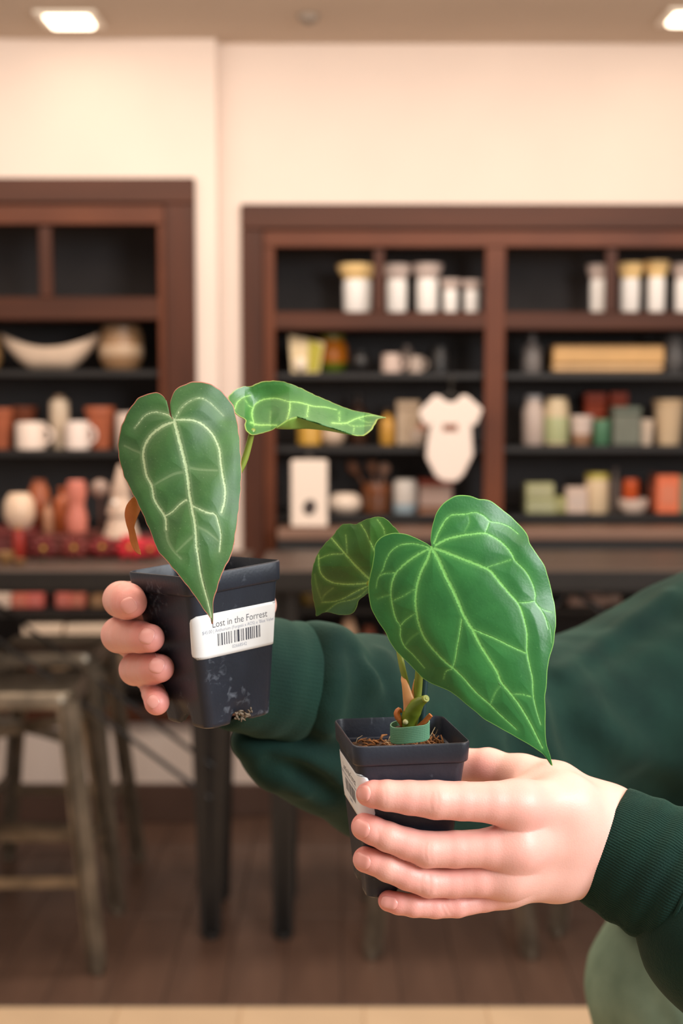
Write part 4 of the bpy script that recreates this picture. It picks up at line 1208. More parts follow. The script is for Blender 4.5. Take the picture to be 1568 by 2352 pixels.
M_NAIL = mat('fingernail', (230, 164, 154), .26)
def nail(func, px, py, d, wid, ln, y0=.74, y1=.95, name='fingernail'):
    h = raycast(func, px, py, y0, y1)
    n = grad(func, h[None].astype(np.float32))[0]; n /= np.linalg.norm(n)
    d = np.asarray(d, float); d = d - n * (d @ n); d /= np.linalg.norm(d); s = np.cross(n, d)
    nu, nv = 17, 15
    V, F = [], []
    for i in range(nv):
        v = -1 + 2 * i / (nv - 1)
        ww = (1 - max(0, -v) ** 3.0 * .55) * (1 - max(0, v) ** 6 * .25)
        for j in range(nu):
            u = -1 + 2 * j / (nu - 1)
            vv = v * (1 - .22 * u * u) if v > 0 else v * (1 - .30 * u * u)
            V.append(h + d * vv * ln / 2 + s * u * ww * wid / 2)
    V = np.array(V)
    for _ in range(6): V = project(func, V, .002)
    g = grad(func, V); g /= np.linalg.norm(g, axis=1)[:, None]
    uu = np.tile(np.linspace(-1, 1, nu), nv); vv = np.repeat(np.linspace(-1, 1, nv), nu)
    edge = np.maximum(np.abs(uu), np.abs(vv))
    off = .00034 - .0010 * smoothstep(.62, 1.0, np.abs(uu)) - .0009 * smoothstep(.6, 1.0, -vv) + .00025 * smoothstep(.8, 1, vv)
    V = V + g * off[:, None]
    F = [(i * nu + j, i * nu + j + 1, (i + 1) * nu + j + 1, (i + 1) * nu + j) for i in range(nv - 1) for j in range(nu - 1)]
    o = make(name, V, F, M_NAIL, body, angle=180)
    sm = o.modifiers.new('thickness', 'SOLIDIFY'); sm.thickness = .0004; sm.offset = -1
for (x, y, F_, w_, l_) in ((834, 1822, idxL, .0122, .0122), (830, 1904, midL, .0126, .0126), (831, 1978, rngL, .0120, .0130), (894, 2074, pnkL, .0092, .0108)):
    nail(handL, x, y, F_[-1][0] - F_[-3][0], w_, l_)
for (x, y, F_, w_, l_) in ((294, 1393, idxR, .0132, .0118), (334, 1459, midR, .0142, .0122), (357, 1527, rngR, .0130, .0122), (349, 1610, pnkR, .0106, .0100)):
    nail(handR, x, y, F_[-1][0] - F_[-4][0], w_, l_, .80, 1.0)

# face (outside the picture)
for s in (-1, 1): mk('eye', MB().sphere(hp(s * .033, .0665, .012), .0125), paint((222, 218, 212), .2), body)
mk('lips', MB().tube(spline([hp(-.022, .076, -.0595), hp(-.009, .084, -.0618), hp(0, .0855, -.0622), hp(.009, .084, -.0618), hp(.022, .076, -.0595)], 14), [.001, .002, .003, .0036, .004, .004, .0042, .0042, .004, .004, .0036, .003, .002, .001], 8), paint((196, 116, 108), .45), body)
for s in (-1, 1): mk('iris', MB().sphere(hp(s * .033, .0752, .0115), .0048), paint((60, 45, 35), .2), body); mk('eyelid', MB().tube(spline([hp(s * .021, .0755, .013), hp(s * .027, .079, .0185), hp(s * .034, .0785, .0195), hp(s * .044, .073, .0145)], 12), .0026, 8), M_SKIN, body); mk('eyebrow', MB().tube(spline([hp(s * .016, .0865, .031), hp(s * .030, .0855, .037), hp(s * .048, .073, .032)], 10), list(np.linspace(.0032, .0014, 10)), 8), paint((70, 48, 34), .7), body)
def hair_sdf(P):
    h = ellip(P, hp(0, -.022, .026), (.083, .098, .098), RH)
    h = smin(h, ellip(P, hp(0, -.06, -.05), (.07, .05, .09), RH), .04)
    cut = rcone(P, hp(0, .12, -.03), hp(0, .12, .0), .075, .075)
    h = -smin(-h, cut, .02)
    return h + .002 * np.sin(P[:, 0] * 260 + np.sin(P[:, 2] * 60) * 2)
V, Q = surface_nets(hair_sdf, HC - .16, HC + .16, .005, 1)
make('hair', V, Q, mat('brown_hair', (70, 48, 34), .5, var=.3, vscale=30, stretch=(1, 1, .2)), person, angle=180)

# ---------------------------------------------------------------- sweatshirt
sleeveR = [node(745, 1578, 132, 1.04), node(860, 1655, 160, 1.10), (W(1000, 1740, 1.17), .075), (W(1200, 1705, 1.235), .078), (W(1420, 1620, 1.30), .060)]
sagR = [node(572, 1704, 34, 1.020), node(640, 1733, 66, 1.03), node(740, 1754, 92, 1.06), node(860, 1792, 110, 1.10), (W(1000, 1770, 1.17), .068)]
puffR = [node(722, 1476, 40, 1.035), node(762, 1494, 48, 1.03), node(782, 1570, 56, 1.015), node(760, 1660, 56, 1.015), node(715, 1715, 44, 1.02)]
sleeveL = [node(1640, 2090, 150, .840), node(1662, 2132, 160, .838), (W(1760, 2180, .845), .050), (LEL, .062), (LSH, .085)]
def cloth_base(P):
    f = chain(P, sleeveR, .05)
    f = smin(f, chain(P, sagR, .03), .035)
    f = smin(f, chain(P, puffR, .02), .012)
    t = chain(P, [(W(1420, 1620, 1.30), .060), (W(1600, 1530, 1.335), .070), (np.array([.46, 1.37, 1.33]), .080), (np.array([.56, 1.37, 1.33]), .08), (LSH, .075)], .05)
    t = smin(t, chain(P, [(W(1585, 1660, 1.345), .105), (W(1665, 1980, 1.35), .122)], .05), .06)
    t = smin(t, chain(P, [(np.array([.48, 1.40, 1.25]), .14), (np.array([.47, 1.40, 1.02]), .145)], .05), .08)
    t = smin(t, chain(P, [(W(1420, 1640, 1.30), .06), (W(1560, 1800, 1.33), .09)], .05), .06)
    f = smin(f, t, .05)
    f = smin(f, chain(P, sleeveL, .04), .025)
    # folded hood round the neck
    q = P - np.array([.458, 1.39, 1.405], np.float32)
    ring = np.sqrt((np.sqrt(q[:, 0] ** 2 + (q[:, 1] * 1.05) ** 2) - .074) ** 2 + (q[:, 2] + .25 * q[:, 1]) ** 2) - .027
    f = smin(f, ring, .02)
    return f
folds = [  # (pixels, radius, how proud, ridge or groove)
    ([(770, 1462), (776, 1510), (770, 1560), (752, 1620)], .010, .0045, 1), ([(700, 1446), (735, 1447), (765, 1470)], .009, .004, 1),
    ([(812, 1505), (830, 1560), (822, 1640), (795, 1710)], .010, -.010, -1),
    ([(822, 1510), (858, 1552), (895, 1610), (915, 1680)], .011, .0062, 1), ([(880, 1506), (905, 1560), (935, 1620)], .010, .005, 1), ([(850, 1520), (880, 1580), (905, 1640)], .008, -.005, -1),
    ([(560, 1700), (640, 1712), (720, 1740), (790, 1800), (830, 1850)], .010, .007, 1), ([(600, 1690), (680, 1700), (760, 1730)], .010, -.009, -1), ([(620, 1755), (700, 1778), (760, 1815)], .009, -.007, -1),
    ([(700, 1820), (650, 1780), (600, 1745)], .007, .003, 1),
    ([(1290, 1545), (1385, 1475), (1470, 1415), (1530, 1372)], .010, .0065, 1), ([(1320, 1540), (1420, 1480), (1540, 1420)], .016, -.005, -1), ([(1275, 1560), (1300, 1640), (1340, 1720)], .016, -.007, -1), ([(1330, 1560), (1380, 1660), (1450, 1740)], .018, .005, 1),
    ([(1180, 1640), (1190, 1720), (1200, 1780)], .012, -.006, -1), ([(1240, 1620), (1250, 1700), (1270, 1760)], .013, .005, 1), ([(1320, 1700), (1420, 1790), (1530, 1840)], .018, -.006, -1), ([(1420, 1700), (1500, 1740), (1568, 1760)], .014, .004, 1),
    ([(1090, 1560), (1080, 1640), (1060, 1700)], .012, .004, 1), ([(1010, 1560), (1000, 1620), (990, 1690)], .010, -.004, -1)]
FC = []
for pts, r, a, sg in folds:
    S = np.array([raycast(cloth_base, x, y, .9, 1.6) for x, y in pts])
    FC.append((spline(S, 3 * len(pts)), r, a))
def cloth(P):
    f = cloth_base(P)
    near = np.abs(f) < .03
    if near.any():
        Q_ = P[near]; add = np.zeros(len(Q_), np.float32)
        for S, r, a in FC:
            lo_, hi_ = S.min(0) - 3 * r, S.max(0) + 3 * r
            bb = ((Q_ > lo_) & (Q_ < hi_)).all(1)
            if not bb.any(): continue
            QQ = Q_[bb]; best = np.full(len(QQ), 1e9, np.float32)
            for A, B in zip(S[:-1], S[1:]):
                d = (B - A).astype(np.float32); A_ = A.astype(np.float32)
                t = np.clip(((QQ - A_) @ d) / (d @ d + 1e-12), 0, 1)
                q = QQ - A_ - t[:, None] * d
                best = np.minimum(best, np.einsum('ij,ij->i', q, q))
            add[bb] += a * np.exp(-best / (r * r))
        x, y, z = Q_[:, 0], Q_[:, 1], Q_[:, 2]
        add += .0011 * np.sin(x * 70 + 25 * z + 3 * np.sin(y * 40)) * np.sin(z * 55 + y * 35)
        f = f.copy(); f[near] -= add
    z_hem = 1.03
    f = np.maximum(f, np.where((P[:, 0] > .15) & (P[:, 1] > 1.17), z_hem - P[:, 2], -1).astype(np.float32))
    return f
# cut both sleeves open where the cuffs begin
cR0, cR1 = W(532, 1542, .985), W(742, 1582, 1.045)
cL0, cL1 = W(1387, 1938, .862), W(1584, 2042, .840)
V, Q = surface_nets(cloth, (-.13, .74, 1.0), (.83, 1.60, 1.47), .0034, 2)
def fabric(name, c1, c2, rib=False):
    m = mat(name, c1, .85, rgb2=c2, vscale=26, sheen=.16, spec=.15)
    nt = m.node_tree; b = nt.nodes['Principled BSDF']; N = nt.nodes.new; L = nt.links.new
    b.inputs['Sheen Tint'].default_value = (*lin((150, 190, 165)), 1)
    tc = N('ShaderNodeTexCoord')
    n = N('ShaderNodeTexNoise'); n.inputs['Scale'].default_value = 900; n.inputs['Detail'].default_value = 3
    L(tc.outputs['Object'], n.inputs['Vector'])
    n2 = N('ShaderNodeTexNoise'); n2.inputs['Scale'].default_value = 90; n2.inputs['Detail'].default_value = 3
    L(tc.outputs['Object'], n2.inputs['Vector'])
    ad = N('ShaderNodeMath'); ad.operation = 'ADD'; L(n.outputs['Fac'], ad.inputs[0]); L(n2.outputs['Fac'], ad.inputs[1])
    bp = N('ShaderNodeBump'); bp.inputs['Strength'].default_value = .35; bp.inputs['Distance'].default_value = .0015
    L(ad.outputs[0], bp.inputs['Height']); L(bp.outputs['Normal'], b.inputs['Normal'])
    return m
M_GREEN = fabric('green_fleece', (11, 34, 30), (18, 45, 38))
M_RIB = fabric('green_rib_knit', (13, 38, 33), (19, 48, 40))
shirt = make('sweatshirt', V, Q, M_GREEN, person, angle=180)
shirt['label'] = 'dark green fleece sweatshirt with long sleeves'

def cuff(a, b, r0, r1, ribs, ribamp=.00038, upv=(0, 0, 1), flat=.86):
    a, b = np.asarray(a, float), np.asarray(b, float)
    t = (b - a) / np.linalg.norm(b - a); L_ = np.linalg.norm(b - a)
    u = np.asarray(upv, float); u = u - t * (u @ t); u /= np.linalg.norm(u); v = np.cross(t, u)
    n, m = ribs * 5, 26
    prof = [(.004, -.004), (0.001, -.0036), (-.0015, -.002), (-.002, -.0004), (-.001, .0012)]
    prof += [(L_ * k / (m - 1), .0016 + .0016 * math.sin(math.pi * k / (m - 1)) + .0016 * math.sin(k * .9) * (k / m)) for k in range(1, m)]
    prof += [(L_ + .005, 0.0), (L_ + .012, -.004), (L_ + .018, -.009)]
    V = np.zeros((len(prof), n, 3))
    for i, (s, dr) in enumerate(prof):
        f = max(0, s) / L_
        R_ = r0 + (r1 - r0) * f ** 1.4 + dr
        for j in range(n):
            an = 2 * math.pi * j / n
            rr = R_ + (ribamp * math.cos(an * ribs) if i > 2 else 0) + .0012 * math.sin(an * 3 + f * 4) * f
            V[i, j] = a + t * (s + .002 * math.sin(2 * an + 1)) + u * (rr * math.cos(an)) + v * (rr * flat * math.sin(an))
    ii, jj = np.meshgrid(np.arange(len(prof) - 1), np.arange(n), indexing='ij')
    A = ii * n + jj; B = ii * n + (jj + 1) % n
    F = np.stack([A, B, B + n, A + n], -1).reshape(-1, 4)
    o = make('cuff', V.reshape(-1, 3), F, M_RIB, shirt, angle=180)
    sm = o.modifiers.new('thickness', 'SOLIDIFY'); sm.thickness = .0012; sm.offset = 0
    o['label'] = 'ribbed knit cuff'
    # stitched seam ring at the sleeve end
    ring = [b + u * ((r1 + .0026) * math.cos(an)) + v * ((r1 + .0026) * flat * math.sin(an)) for an in np.linspace(0, 2 * math.pi, 61)]
    mk('seam', MB().tube(ring, .0013, 8, False), M_RIB, shirt, angle=180)
cuff(cR0, cR1, .0385, .0420, 90, .00008)
cuff(cL0, cL1, .0365, .0410, 150, .00020, upv=(-.1, .05, 1))

# ---------------------------------------------------------------- trousers and shoes
HL, HR = W(1655, 2290, 1.37), np.array([.60, 1.40, .98])
def trouser_sdf(P):
    f = chain(P, [(W(1700, 2120, 1.39), .105), (HL, .126), (np.array([.375, 1.38, .80]), .092), (np.array([.37, 1.37, .48]), .072), (np.array([.37, 1.40, .09]), .062)], .03)
    g = chain(P, [(np.array([.53, 1.42, 1.06]), .11), (HR, .115), (np.array([.57, 1.41, .80]), .092), (np.array([.58, 1.40, .48]), .072), (np.array([.58, 1.43, .09]), .062)], .03)
    f = smin(f, g, .03)
    f = smin(f, chain(P, [(np.array([.44, 1.40, 1.08]), .115), (np.array([.52, 1.40, 1.08]), .115)], .03), .03)
    f = f + .0016 * np.sin(P[:, 2] * 60 + 4 * np.sin(P[:, 0] * 40)) * np.sin(P[:, 0] * 55 + P[:, 2] * 20)
    return np.maximum(f, .05 - P[:, 2])
V, Q = surface_nets(trouser_sdf, (.18, 1.18, .02), (.80, 1.62, 1.2), .008, 1)
make('trousers', V, Q, fabric('sage_trousers', (104, 124, 106), (126, 146, 126)), person, angle=180)
for x, y in ((.37, 1.40), (.58, 1.43)):
    def shoe(P, x=x, y=y):
        return np.maximum(smin(ellip(P, (x, y, .05), (.045, .07, .06)), ellip(P, (x - .03, y - .12, .035), (.045, .1, .045)), .03), .003 - P[:, 2])
    V, Q = surface_nets(shoe, (x - .12, y - .26, -.004), (x + .08, y + .1, .13), .006, 1)
    make('shoe', V, Q, paint((60, 58, 56), .6), person, angle=180)
# ================================================================ GOODS ON THE SHELVES AND TABLES
M_GLASS = mat('clear_glass', (235, 235, 235), .06, trans=1.0)
class Spot:
    """where a thing stands: pixel extent turned into real size on its shelf"""
    def __init__(self, x0, x1, yt, zb, Y):
        a, b = W(x0, yt, Y), W(x1, yt, Y)
        self.x, self.y, self.z = float((a[0] + b[0]) / 2), Y, float(zb) + .0006
        self.w = float(b[0] - a[0]); self.h = max(.012, float(a[2]) - self.z); self.r = self.w / 2
    @property
    def c(self): return (self.x, self.y, self.z)
def prof(s, L): return [(max(1e-5, r * s.r), z * s.h) for r, z in L]

def g_box(s, name, label, cat, c1, c2=None, group=None, dep=None):
    t = thing(name, label, cat, s.c, group); d = dep or min(s.w, .12) / 2
    mk('box_body', MB().box((s.x - s.r, s.y - d, s.z), (s.x + s.r, s.y + d, s.z + s.h * (.8 if c2 else 1)), .004), paint(c1, .6, var=.06), t)
    if c2: mk('lid', MB().box((s.x - s.r * 1.03, s.y - d * 1.03, s.z + s.h * .8), (s.x + s.r * 1.03, s.y + d * 1.03, s.z + s.h), .004), paint(c2, .55), t)
    else: mk('front_panel', MB().box((s.x - s.r * .7, s.y - d - .0015, s.z + s.h * .25), (s.x + s.r * .7, s.y - d + .001, s.z + s.h * .75)), paint(tuple(min(255, int(v * .82 + 30)) for v in c1), .5), t)
    return t
def g_lathe(s, name, label, cat, L, c1, parts=(), group=None, rough=.35, m=None, body='vessel'):
    t = thing(name, label, cat, s.c, group)
    mk(body, MB().lathe(s.c, prof(s, L), 28), m or paint(c1, rough), t)
    for pn, PL, pc in parts:
        mk(pn, MB().lathe(s.c, prof(s, PL), 24), pc if not isinstance(pc, tuple) else paint(pc, rough), t)
    return t
CYL = [(.92, 0), (1, .04), (1, .94), (.95, 1), (.86, 1), (.84, .9), (.80, .5), (.02, .45)]
TAPER = [(.70, 0), (.74, .03), (.96, .9), (1, .93), (1, 1), (.92, 1), (.9, .92), (.7, .3), (.02, .28)]
BOWL = [(.45, 0), (.5, .06), (.82, .4), (.97, .85), (1, 1), (.95, 1), (.9, .85), (.7, .4), (.02, .2)]
ROUND = [(.6, 0), (.72, .04), (.98, .3), (1, .5), (.92, .8), (.7, .95), (.66, 1), (.6, 1), (.56, .9), (.02, .8)]
BOTTLE = [(.9, 0), (1, .03), (1, .6), (.85, .7), (.42, .78), (.4, .9), (.02, .9)]
def g_mug(s, label, c, group=None):
    t = g_lathe(s, 'mug', label, 'mug', CYL, c, group=group, body='cup')
    q = [(s.x + s.r * .95 + s.r * .55 * math.sin(a), s.y - .01, s.z + s.h * (.52 + .28 * math.cos(a))) for a in np.linspace(.1, math.pi - .1, 12)]
    mk('handle', MB().tube(q, s.r * .13, 8), paint(c, .35), t); return t
def g_candle_glass(s, label, painted_glint=False, group='white candles in flared glass'):
    """white pillar candle in a flared hurricane glass"""
    t = thing('hurricane_candle', label, 'candle', s.c, group)
    mk('holder', MB().lathe(s.c, prof(s, [(.5, 0), (.6, .02), (.66, .08), (.68, .6), (.62, .7), (.56, .72), (.5, .7), (.02, .66)]), 28), paint((246, 242, 238), .25), t)
    mk('flared_glass_rim', MB().lathe((s.x, s.y, s.z + s.h * .68), prof(s, [(.58, -.02), (.70, .06), (.86, .15), (.99, .26), (1, .31), (.95, .32), (.82, .16), (.62, .06), (.5, .02)]), 28), paint((250, 214, 150) if painted_glint else (206, 188, 180), .15), t)  # the gold variant paints a reflection of light into the rim colour
    mk('wax', MB().lathe((s.x, s.y, s.z + s.h * .66), prof(s, [(.5, 0), (.5, .08), (.46, .1), (.02, .1)]), 20), paint((244, 240, 230), .5), t)
    return t

YI = 5.14
def R(x0, x1, yt, row, Y=YI): return Spot(x0, x1, yt, {'t': zr(716), **ZR}[row], Y)
def Lf(x0, x1, yt, row, Y=5.07): return Spot(x0, x1, yt, {'t': zl(682), **ZL}[row], Y)
WHITE, CREAM = (232, 222, 210), (222, 200, 170)

# ---- right bookcase, top cubbies
g_candle_glass(R(772, 868, 608, 't'), 'flared glass candle with a light reflection painted gold on its rim, leftmost in the right bookcase cubbies', True)
g_candle_glass(R(876, 946, 608, 't'), 'tall white flared candle just right of the cubby divider')
g_candle_glass(R(944, 1018, 606, 't'), 'tall white flared candle beside the two short ones')
g_candle_glass(R(1010, 1060, 642, 't'), 'short white candle, left one of the pair by the upright')
g_candle_glass(R(1058, 1108, 644, 't'), 'short white candle, right one of the pair by the upright')
g_candle_glass(R(1346, 1404, 608, 't'), 'flared white candle overlapping the right-hand cubby divider')
g_candle_glass(R(1416, 1480, 604, 't'), 'flared candle with a light reflection painted gold on its rim, right of the divider', True)
g_candle_glass(R(1478, 1538, 600, 't'), 'flared candle with a light reflection painted gold on its rim, near the right edge', True)
g_candle_glass(R(1540, 1602, 606, 't'), 'flared candle cut by the right edge of the picture')

# ---- right bookcase, second shelf, left bay
s = R(664, 745, 770, 'a', 5.10)
t = thing('gift_bag', 'cream and yellow paper gift bag at the left end of the shelf', 'gift bag', s.c)
mk('bag_body', MB().prism([(s.x - s.r * .85, s.z), (s.x + s.r * .7, s.z), (s.x + s.r, s.z + s.h * .8), (s.x - s.r, s.z + s.h)], s.y - .035, s.y + .035), paint((222, 200, 160), .6, var=.1, vscale=9), t)
mk('tissue_paper', MB().sphere((s.x - s.r * .35, s.y - .03, s.z + s.h * .22), s.r * .42, 12, 8), paint((236, 220, 198), .7), t)
mk('bag_panel', MB().prism([(s.x + s.r * .05, s.z + .004), (s.x + s.r * .66, s.z + .004), (s.x + s.r * .9, s.z + s.h * .72), (s.x + s.r * .1, s.z + s.h * .9)], s.y - .0375, s.y - .034), paint((170, 160, 50), .6), t)
g_lathe(R(722, 800, 778, 'a', 5.22), 'fruit_jar', 'round jar of orange and green next to the gift bag', 'jar', ROUND, (222, 128, 26), [('green_band', [(.6, 0), (.74, .04), (1.0, .25), (1.01, .3), (.9, .3), (.02, .3)], (112, 132, 40)), ('lid', [(.68, .93), (.74, .95), (.72, 1.12), (.02, 1.13)], (150, 140, 60))])
g_lathe(R(738, 780, 786, 'a', 5.34), 'stone_jar', 'small beige jar showing behind the orange jar', 'jar', CYL, (160, 142, 118), [('lid', [(1.03, .96), (1.03, 1.06), (.02, 1.07)], (150, 132, 110))])
g_lathe(R(806, 850, 810, 'a'), 'dark_jar', 'black jar right of the orange jar', 'jar', ROUND, (28, 26, 26), [('lid', [(.7, .97), (.7, 1.08), (.02, 1.1)], (34, 32, 32))])
g_mug(R(876, 922, 812, 'a'), 'pinkish white mug in the middle of the shelf', (206, 182, 170))
g_lathe(R(916, 952, 786, 'a', 5.2), 'small_vase', 'slim grey-pink vase standing behind the two mugs', 'vase', BOTTLE, (150, 134, 124))
g_mug(R(938, 972, 818, 'a'), 'smaller greyish mug right of the pinkish mug', (178, 160, 148))
g_lathe(R(985, 1035, 800, 'a'), 'dark_canister', 'black canister left of the upright', 'canister', CYL, (30, 28, 28), [('lid', [(1.04, .97), (1.04, 1.05), (.02, 1.08)], (24, 22, 22))])

# ---- third shelf, left bay
g_lathe(R(682, 738, 962, 'b'), 'gold_candle', 'gold tin candle under the tip leaf, left end of shelf', 'candle', CYL, (204, 158, 66), [('wax', [(.8, .5), (.82, .88), (.02, .88)], (236, 214, 160))])
g_lathe(R(738, 792, 978, 'b'), 'round_candle', 'round beige candle next to the gold tin', 'candle', ROUND, (196, 172, 150), [('wick', [(.05, .8), (.05, 1.1), (.01, 1.12)], (60, 50, 44))])
g_lathe(R(872, 908, 940, 'b'), 'amber_bottle', 'slim amber bottle right of the pointed leaf tip', 'bottle', BOTTLE, (196, 146, 62), [('cap', [(.44, .88), (.46, .9), (.46, 1), (.02, 1)], (60, 44, 30))])
g_box(R(910, 962, 920, 'b'), 'beige_box', 'beige carton left of the hanging white bodysuit', 'box', (178, 156, 132), (166, 144, 120))
g_lathe(R(940, 985, 985, 'b', 5.10), 'white_bowl', 'small white dish partly behind the bodysuit sleeve', 'bowl', BOWL, (214, 194, 178))
g_lathe(R(800, 845, 905, 'b', 5.22), 'brown_bottle', 'dark brown bottle at the back of the shelf', 'bottle', BOTTLE, (64, 40, 26), [('cap', [(.44, .88), (.46, .9), (.46, 1), (.02, 1)], (36, 28, 24))])

# hanging baby bodysuit
Yo = 4.955
q0 = W(1036, 1000, Yo)
t = thing('baby_bodysuit', 'white short-sleeved baby bodysuit hanging in front of the shelves', 'clothing', (q0[0], Yo, float(W(1036, 1106, Yo)[2])))
ol = [(1012, 912), (1000, 906), (962, 948), (976, 984), (990, 976), (975, 985), (962, 985), (965, 1008), (984, 1012), (978, 1052), (1000, 1095), (1018, 1106), (1048, 1106), (1064, 1090), (1086, 1045), (1082, 980), (1094, 974), (1108, 940), (1070, 908), (1056, 908), (1046, 920), (1036, 924), (1024, 920)]
ol = [(1010, 910), (998, 908), (960, 946), (975, 984), (988, 976), (980, 1020), (978, 1052), (1000, 1095), (1018, 1106), (1048, 1106), (1064, 1090), (1086, 1045), (1082, 978), (1094, 976), (1108, 940), (1072, 908), (1060, 908), (1048, 921), (1036, 925), (1022, 921)]
P2d = [(float(W(x, y, Yo)[0]), float(W(x, y, Yo)[2])) for x, y in ol]
M_COT = mat('white_cotton', (240, 224, 214), .85, bump=.2, bscale=60)
o = mk('bodysuit_body', MB().prism(P2d, Yo - .012, Yo + .012), M_COT, t)
bv = o.modifiers.new('soft', 'BEVEL'); bv.width = .007; bv.segments = 3; bv.limit_method = 'ANGLE'
for (a, b, c, d) in ((1016, 974, 1050, 990), (957, 972, 978, 988)):
    p, q = W(a, b, Yo), W(c, d, Yo)
    mk('printed_motif', MB().box((p[0], Yo - .0135, q[2]), (q[0], Yo - .0118, p[2])), paint((140, 92, 72), .8), t)
hk = [W(1030, 912, Yo), W(1036, 900, Yo), W(1036, 884, Yo), W(1041, 874, Yo), W(1036, 868, Yo), W(1031, 873, Yo)]
mk('hanger', MB().tube(spline(hk, 24), .003, 8).tube([W(995, 922, Yo), W(1034, 903, Yo), W(1075, 922, Yo)], .004, 8), paint((50, 46, 40), .5), t)
mk('hanger_hook', MB().tube([W(1036, 868, Yo), W(1036, 862, 5.03)], .003, 8), paint((50, 46, 40), .5), t)

# ---- fourth shelf, left bay
Yb = 4.875
s = Spot(668, 752, 1056, zr(1196) - .0115, Yb)
t = thing('serving_board', 'tall white board with a dark oval mark standing on the ledge', 'board', s.c)
mk('board', MB().box((s.x - s.r, s.y - .009, s.z), (s.x + s.r, s.y + .009, s.z + s.h), .006), paint((238, 222, 208), .6), t)
mk('oval_mark', MB().add([(s.x + .001 + s.r * .34 * math.cos(a) + s.r * .12 * math.sin(a), s.y - .0102, s.z + s.h * .30 + s.r * .42 * math.sin(a) - s.r * .1 * math.cos(a)) for a in np.linspace(0, 2 * math.pi, 24, endpoint=False)], [tuple(range(24))]), paint((58, 48, 46), .6), t, smooth=False)
mk('cord_loop', MB().tube([(s.x + .01, s.y, s.z + s.h - .002), (s.x + .004, s.y, s.z + s.h + .02), (s.x - .004, s.y, s.z + s.h + .022), (s.x - .01, s.y, s.z + s.h - .002)], .002, 6), paint((120, 112, 104), .8), t)
g_lathe(R(754, 830, 1134, 'c'), 'white_bowl', 'round white bowl right of the standing board', 'bowl', ROUND, (232, 212, 194), [('foot_ring', [(.62, -.005), (.66, .03), (.02, .04)], (214, 194, 176))])
sc = R(832, 896, 1108, 'c')
g_lathe(sc, 'brown_crock', 'brown glazed crock holding wooden utensils', 'crock', CYL, (96, 54, 26), [('glaze_band', [(1.01, .6), (1.02, .62), (1.02, .9), (1.0, .92), (.9, .9), (.02, .88)], (112, 62, 30))])
for lab, dx, tx, ty, c in (('long wooden spoon leaning left out of the brown crock', -.3, 800, 1058, (104, 66, 44)), ('broad wooden spatula upright in the brown crock', 0, 852, 1056, (112, 74, 52)), ('pale wooden spoon leaning right out of the brown crock', .3, 884, 1062, (146, 112, 94))):
    e = W(tx, ty, YI); b0 = np.array([sc.x + dx * sc.r, YI, sc.z + sc.h * .55])
    tt = thing('wooden_utensil', lab, 'utensil', b0, 'utensils in the crock')
    mk('handle', MB().tube([b0, b0 + (e - b0) * .75], .006, 8), paint(c, .6), tt)
    mk('head', MB().tube(spline([b0 + (e - b0) * .6, b0 + (e - b0) * .78, b0 + (e - b0) * .92, e], 10), [.006, .010, .016, .020, .022, .023, .022, .020, .015, .006], 10), paint(c, .6), tt)
g_lathe(R(903, 957, 1106, 'c'), 'white_canister', 'white canister with pale blue base', 'canister', CYL, (214, 206, 198), [('blue_base', [(.94, -.002), (1.03, .02), (1.03, .3), (1.0, .31), (.02, .3)], (148, 166, 176)), ('lid', [(.9, .98), (.9, 1.07), (.02, 1.09)], (206, 198, 190))])
g_box(R(960, 1036, 1098, 'c', 5.22), 'gift_box', 'pinkish box with a red corner under the bodysuit', 'box', (196, 166, 152), (170, 84, 66))
g_box(R(960, 1040, 1165, 'c', 5.085), 'tan_case', 'flat tan case lying in front of the pinkish box', 'case', (124, 84, 62))

# ---- right bay, second shelf
g_lathe(R(1200, 1244, 768, 'a'), 'glass_jug', 'grey glass jug by the middle upright', 'jug', BOTTLE, (128, 122, 120), [('stopper', [(.3, .9), (.42, .94), (.4, 1), (.02, 1.02)], (112, 106, 104))])
s = R(1266, 1518, 793, 'a')
t = thing('wooden_tray', 'long light wooden tray standing on the shelf', 'tray', s.c)
mk('tray_base', MB().box((s.x - s.r, s.y - .05, s.z), (s.x + s.r, s.y + .05, s.z + s.h * .5), .008), paint((212, 172, 124), .5, var=.08, vscale=10), t)
for k in (-1, 1): mk('tray_side', MB().box((s.x - s.r, s.y + k * .05 - .006, s.z + s.h * .3), (s.x + s.r, s.y + k * .05 + .006, s.z + s.h), .005), paint((206, 162, 104), .5, var=.08, vscale=10), t)
for k in (-1, 1): mk('tray_end', MB().box((s.x + k * (s.r - .008) - .008, s.y - .05, s.z + s.h * .3), (s.x + k * (s.r - .008) + .008, s.y + .05, s.z + s.h * .95), .005), paint((198, 152, 92), .5), t)
g_lathe(R(1522, 1575, 768, 'a'), 'glass_vase', 'grey glass vase right of the wooden tray', 'vase', ROUND, (92, 90, 90))
g_lathe(R(1470, 1508, 762, 'a', 5.28), 'dark_vase', 'dark vase half hidden behind the wooden tray', 'vase', BOTTLE, (52, 48, 46))

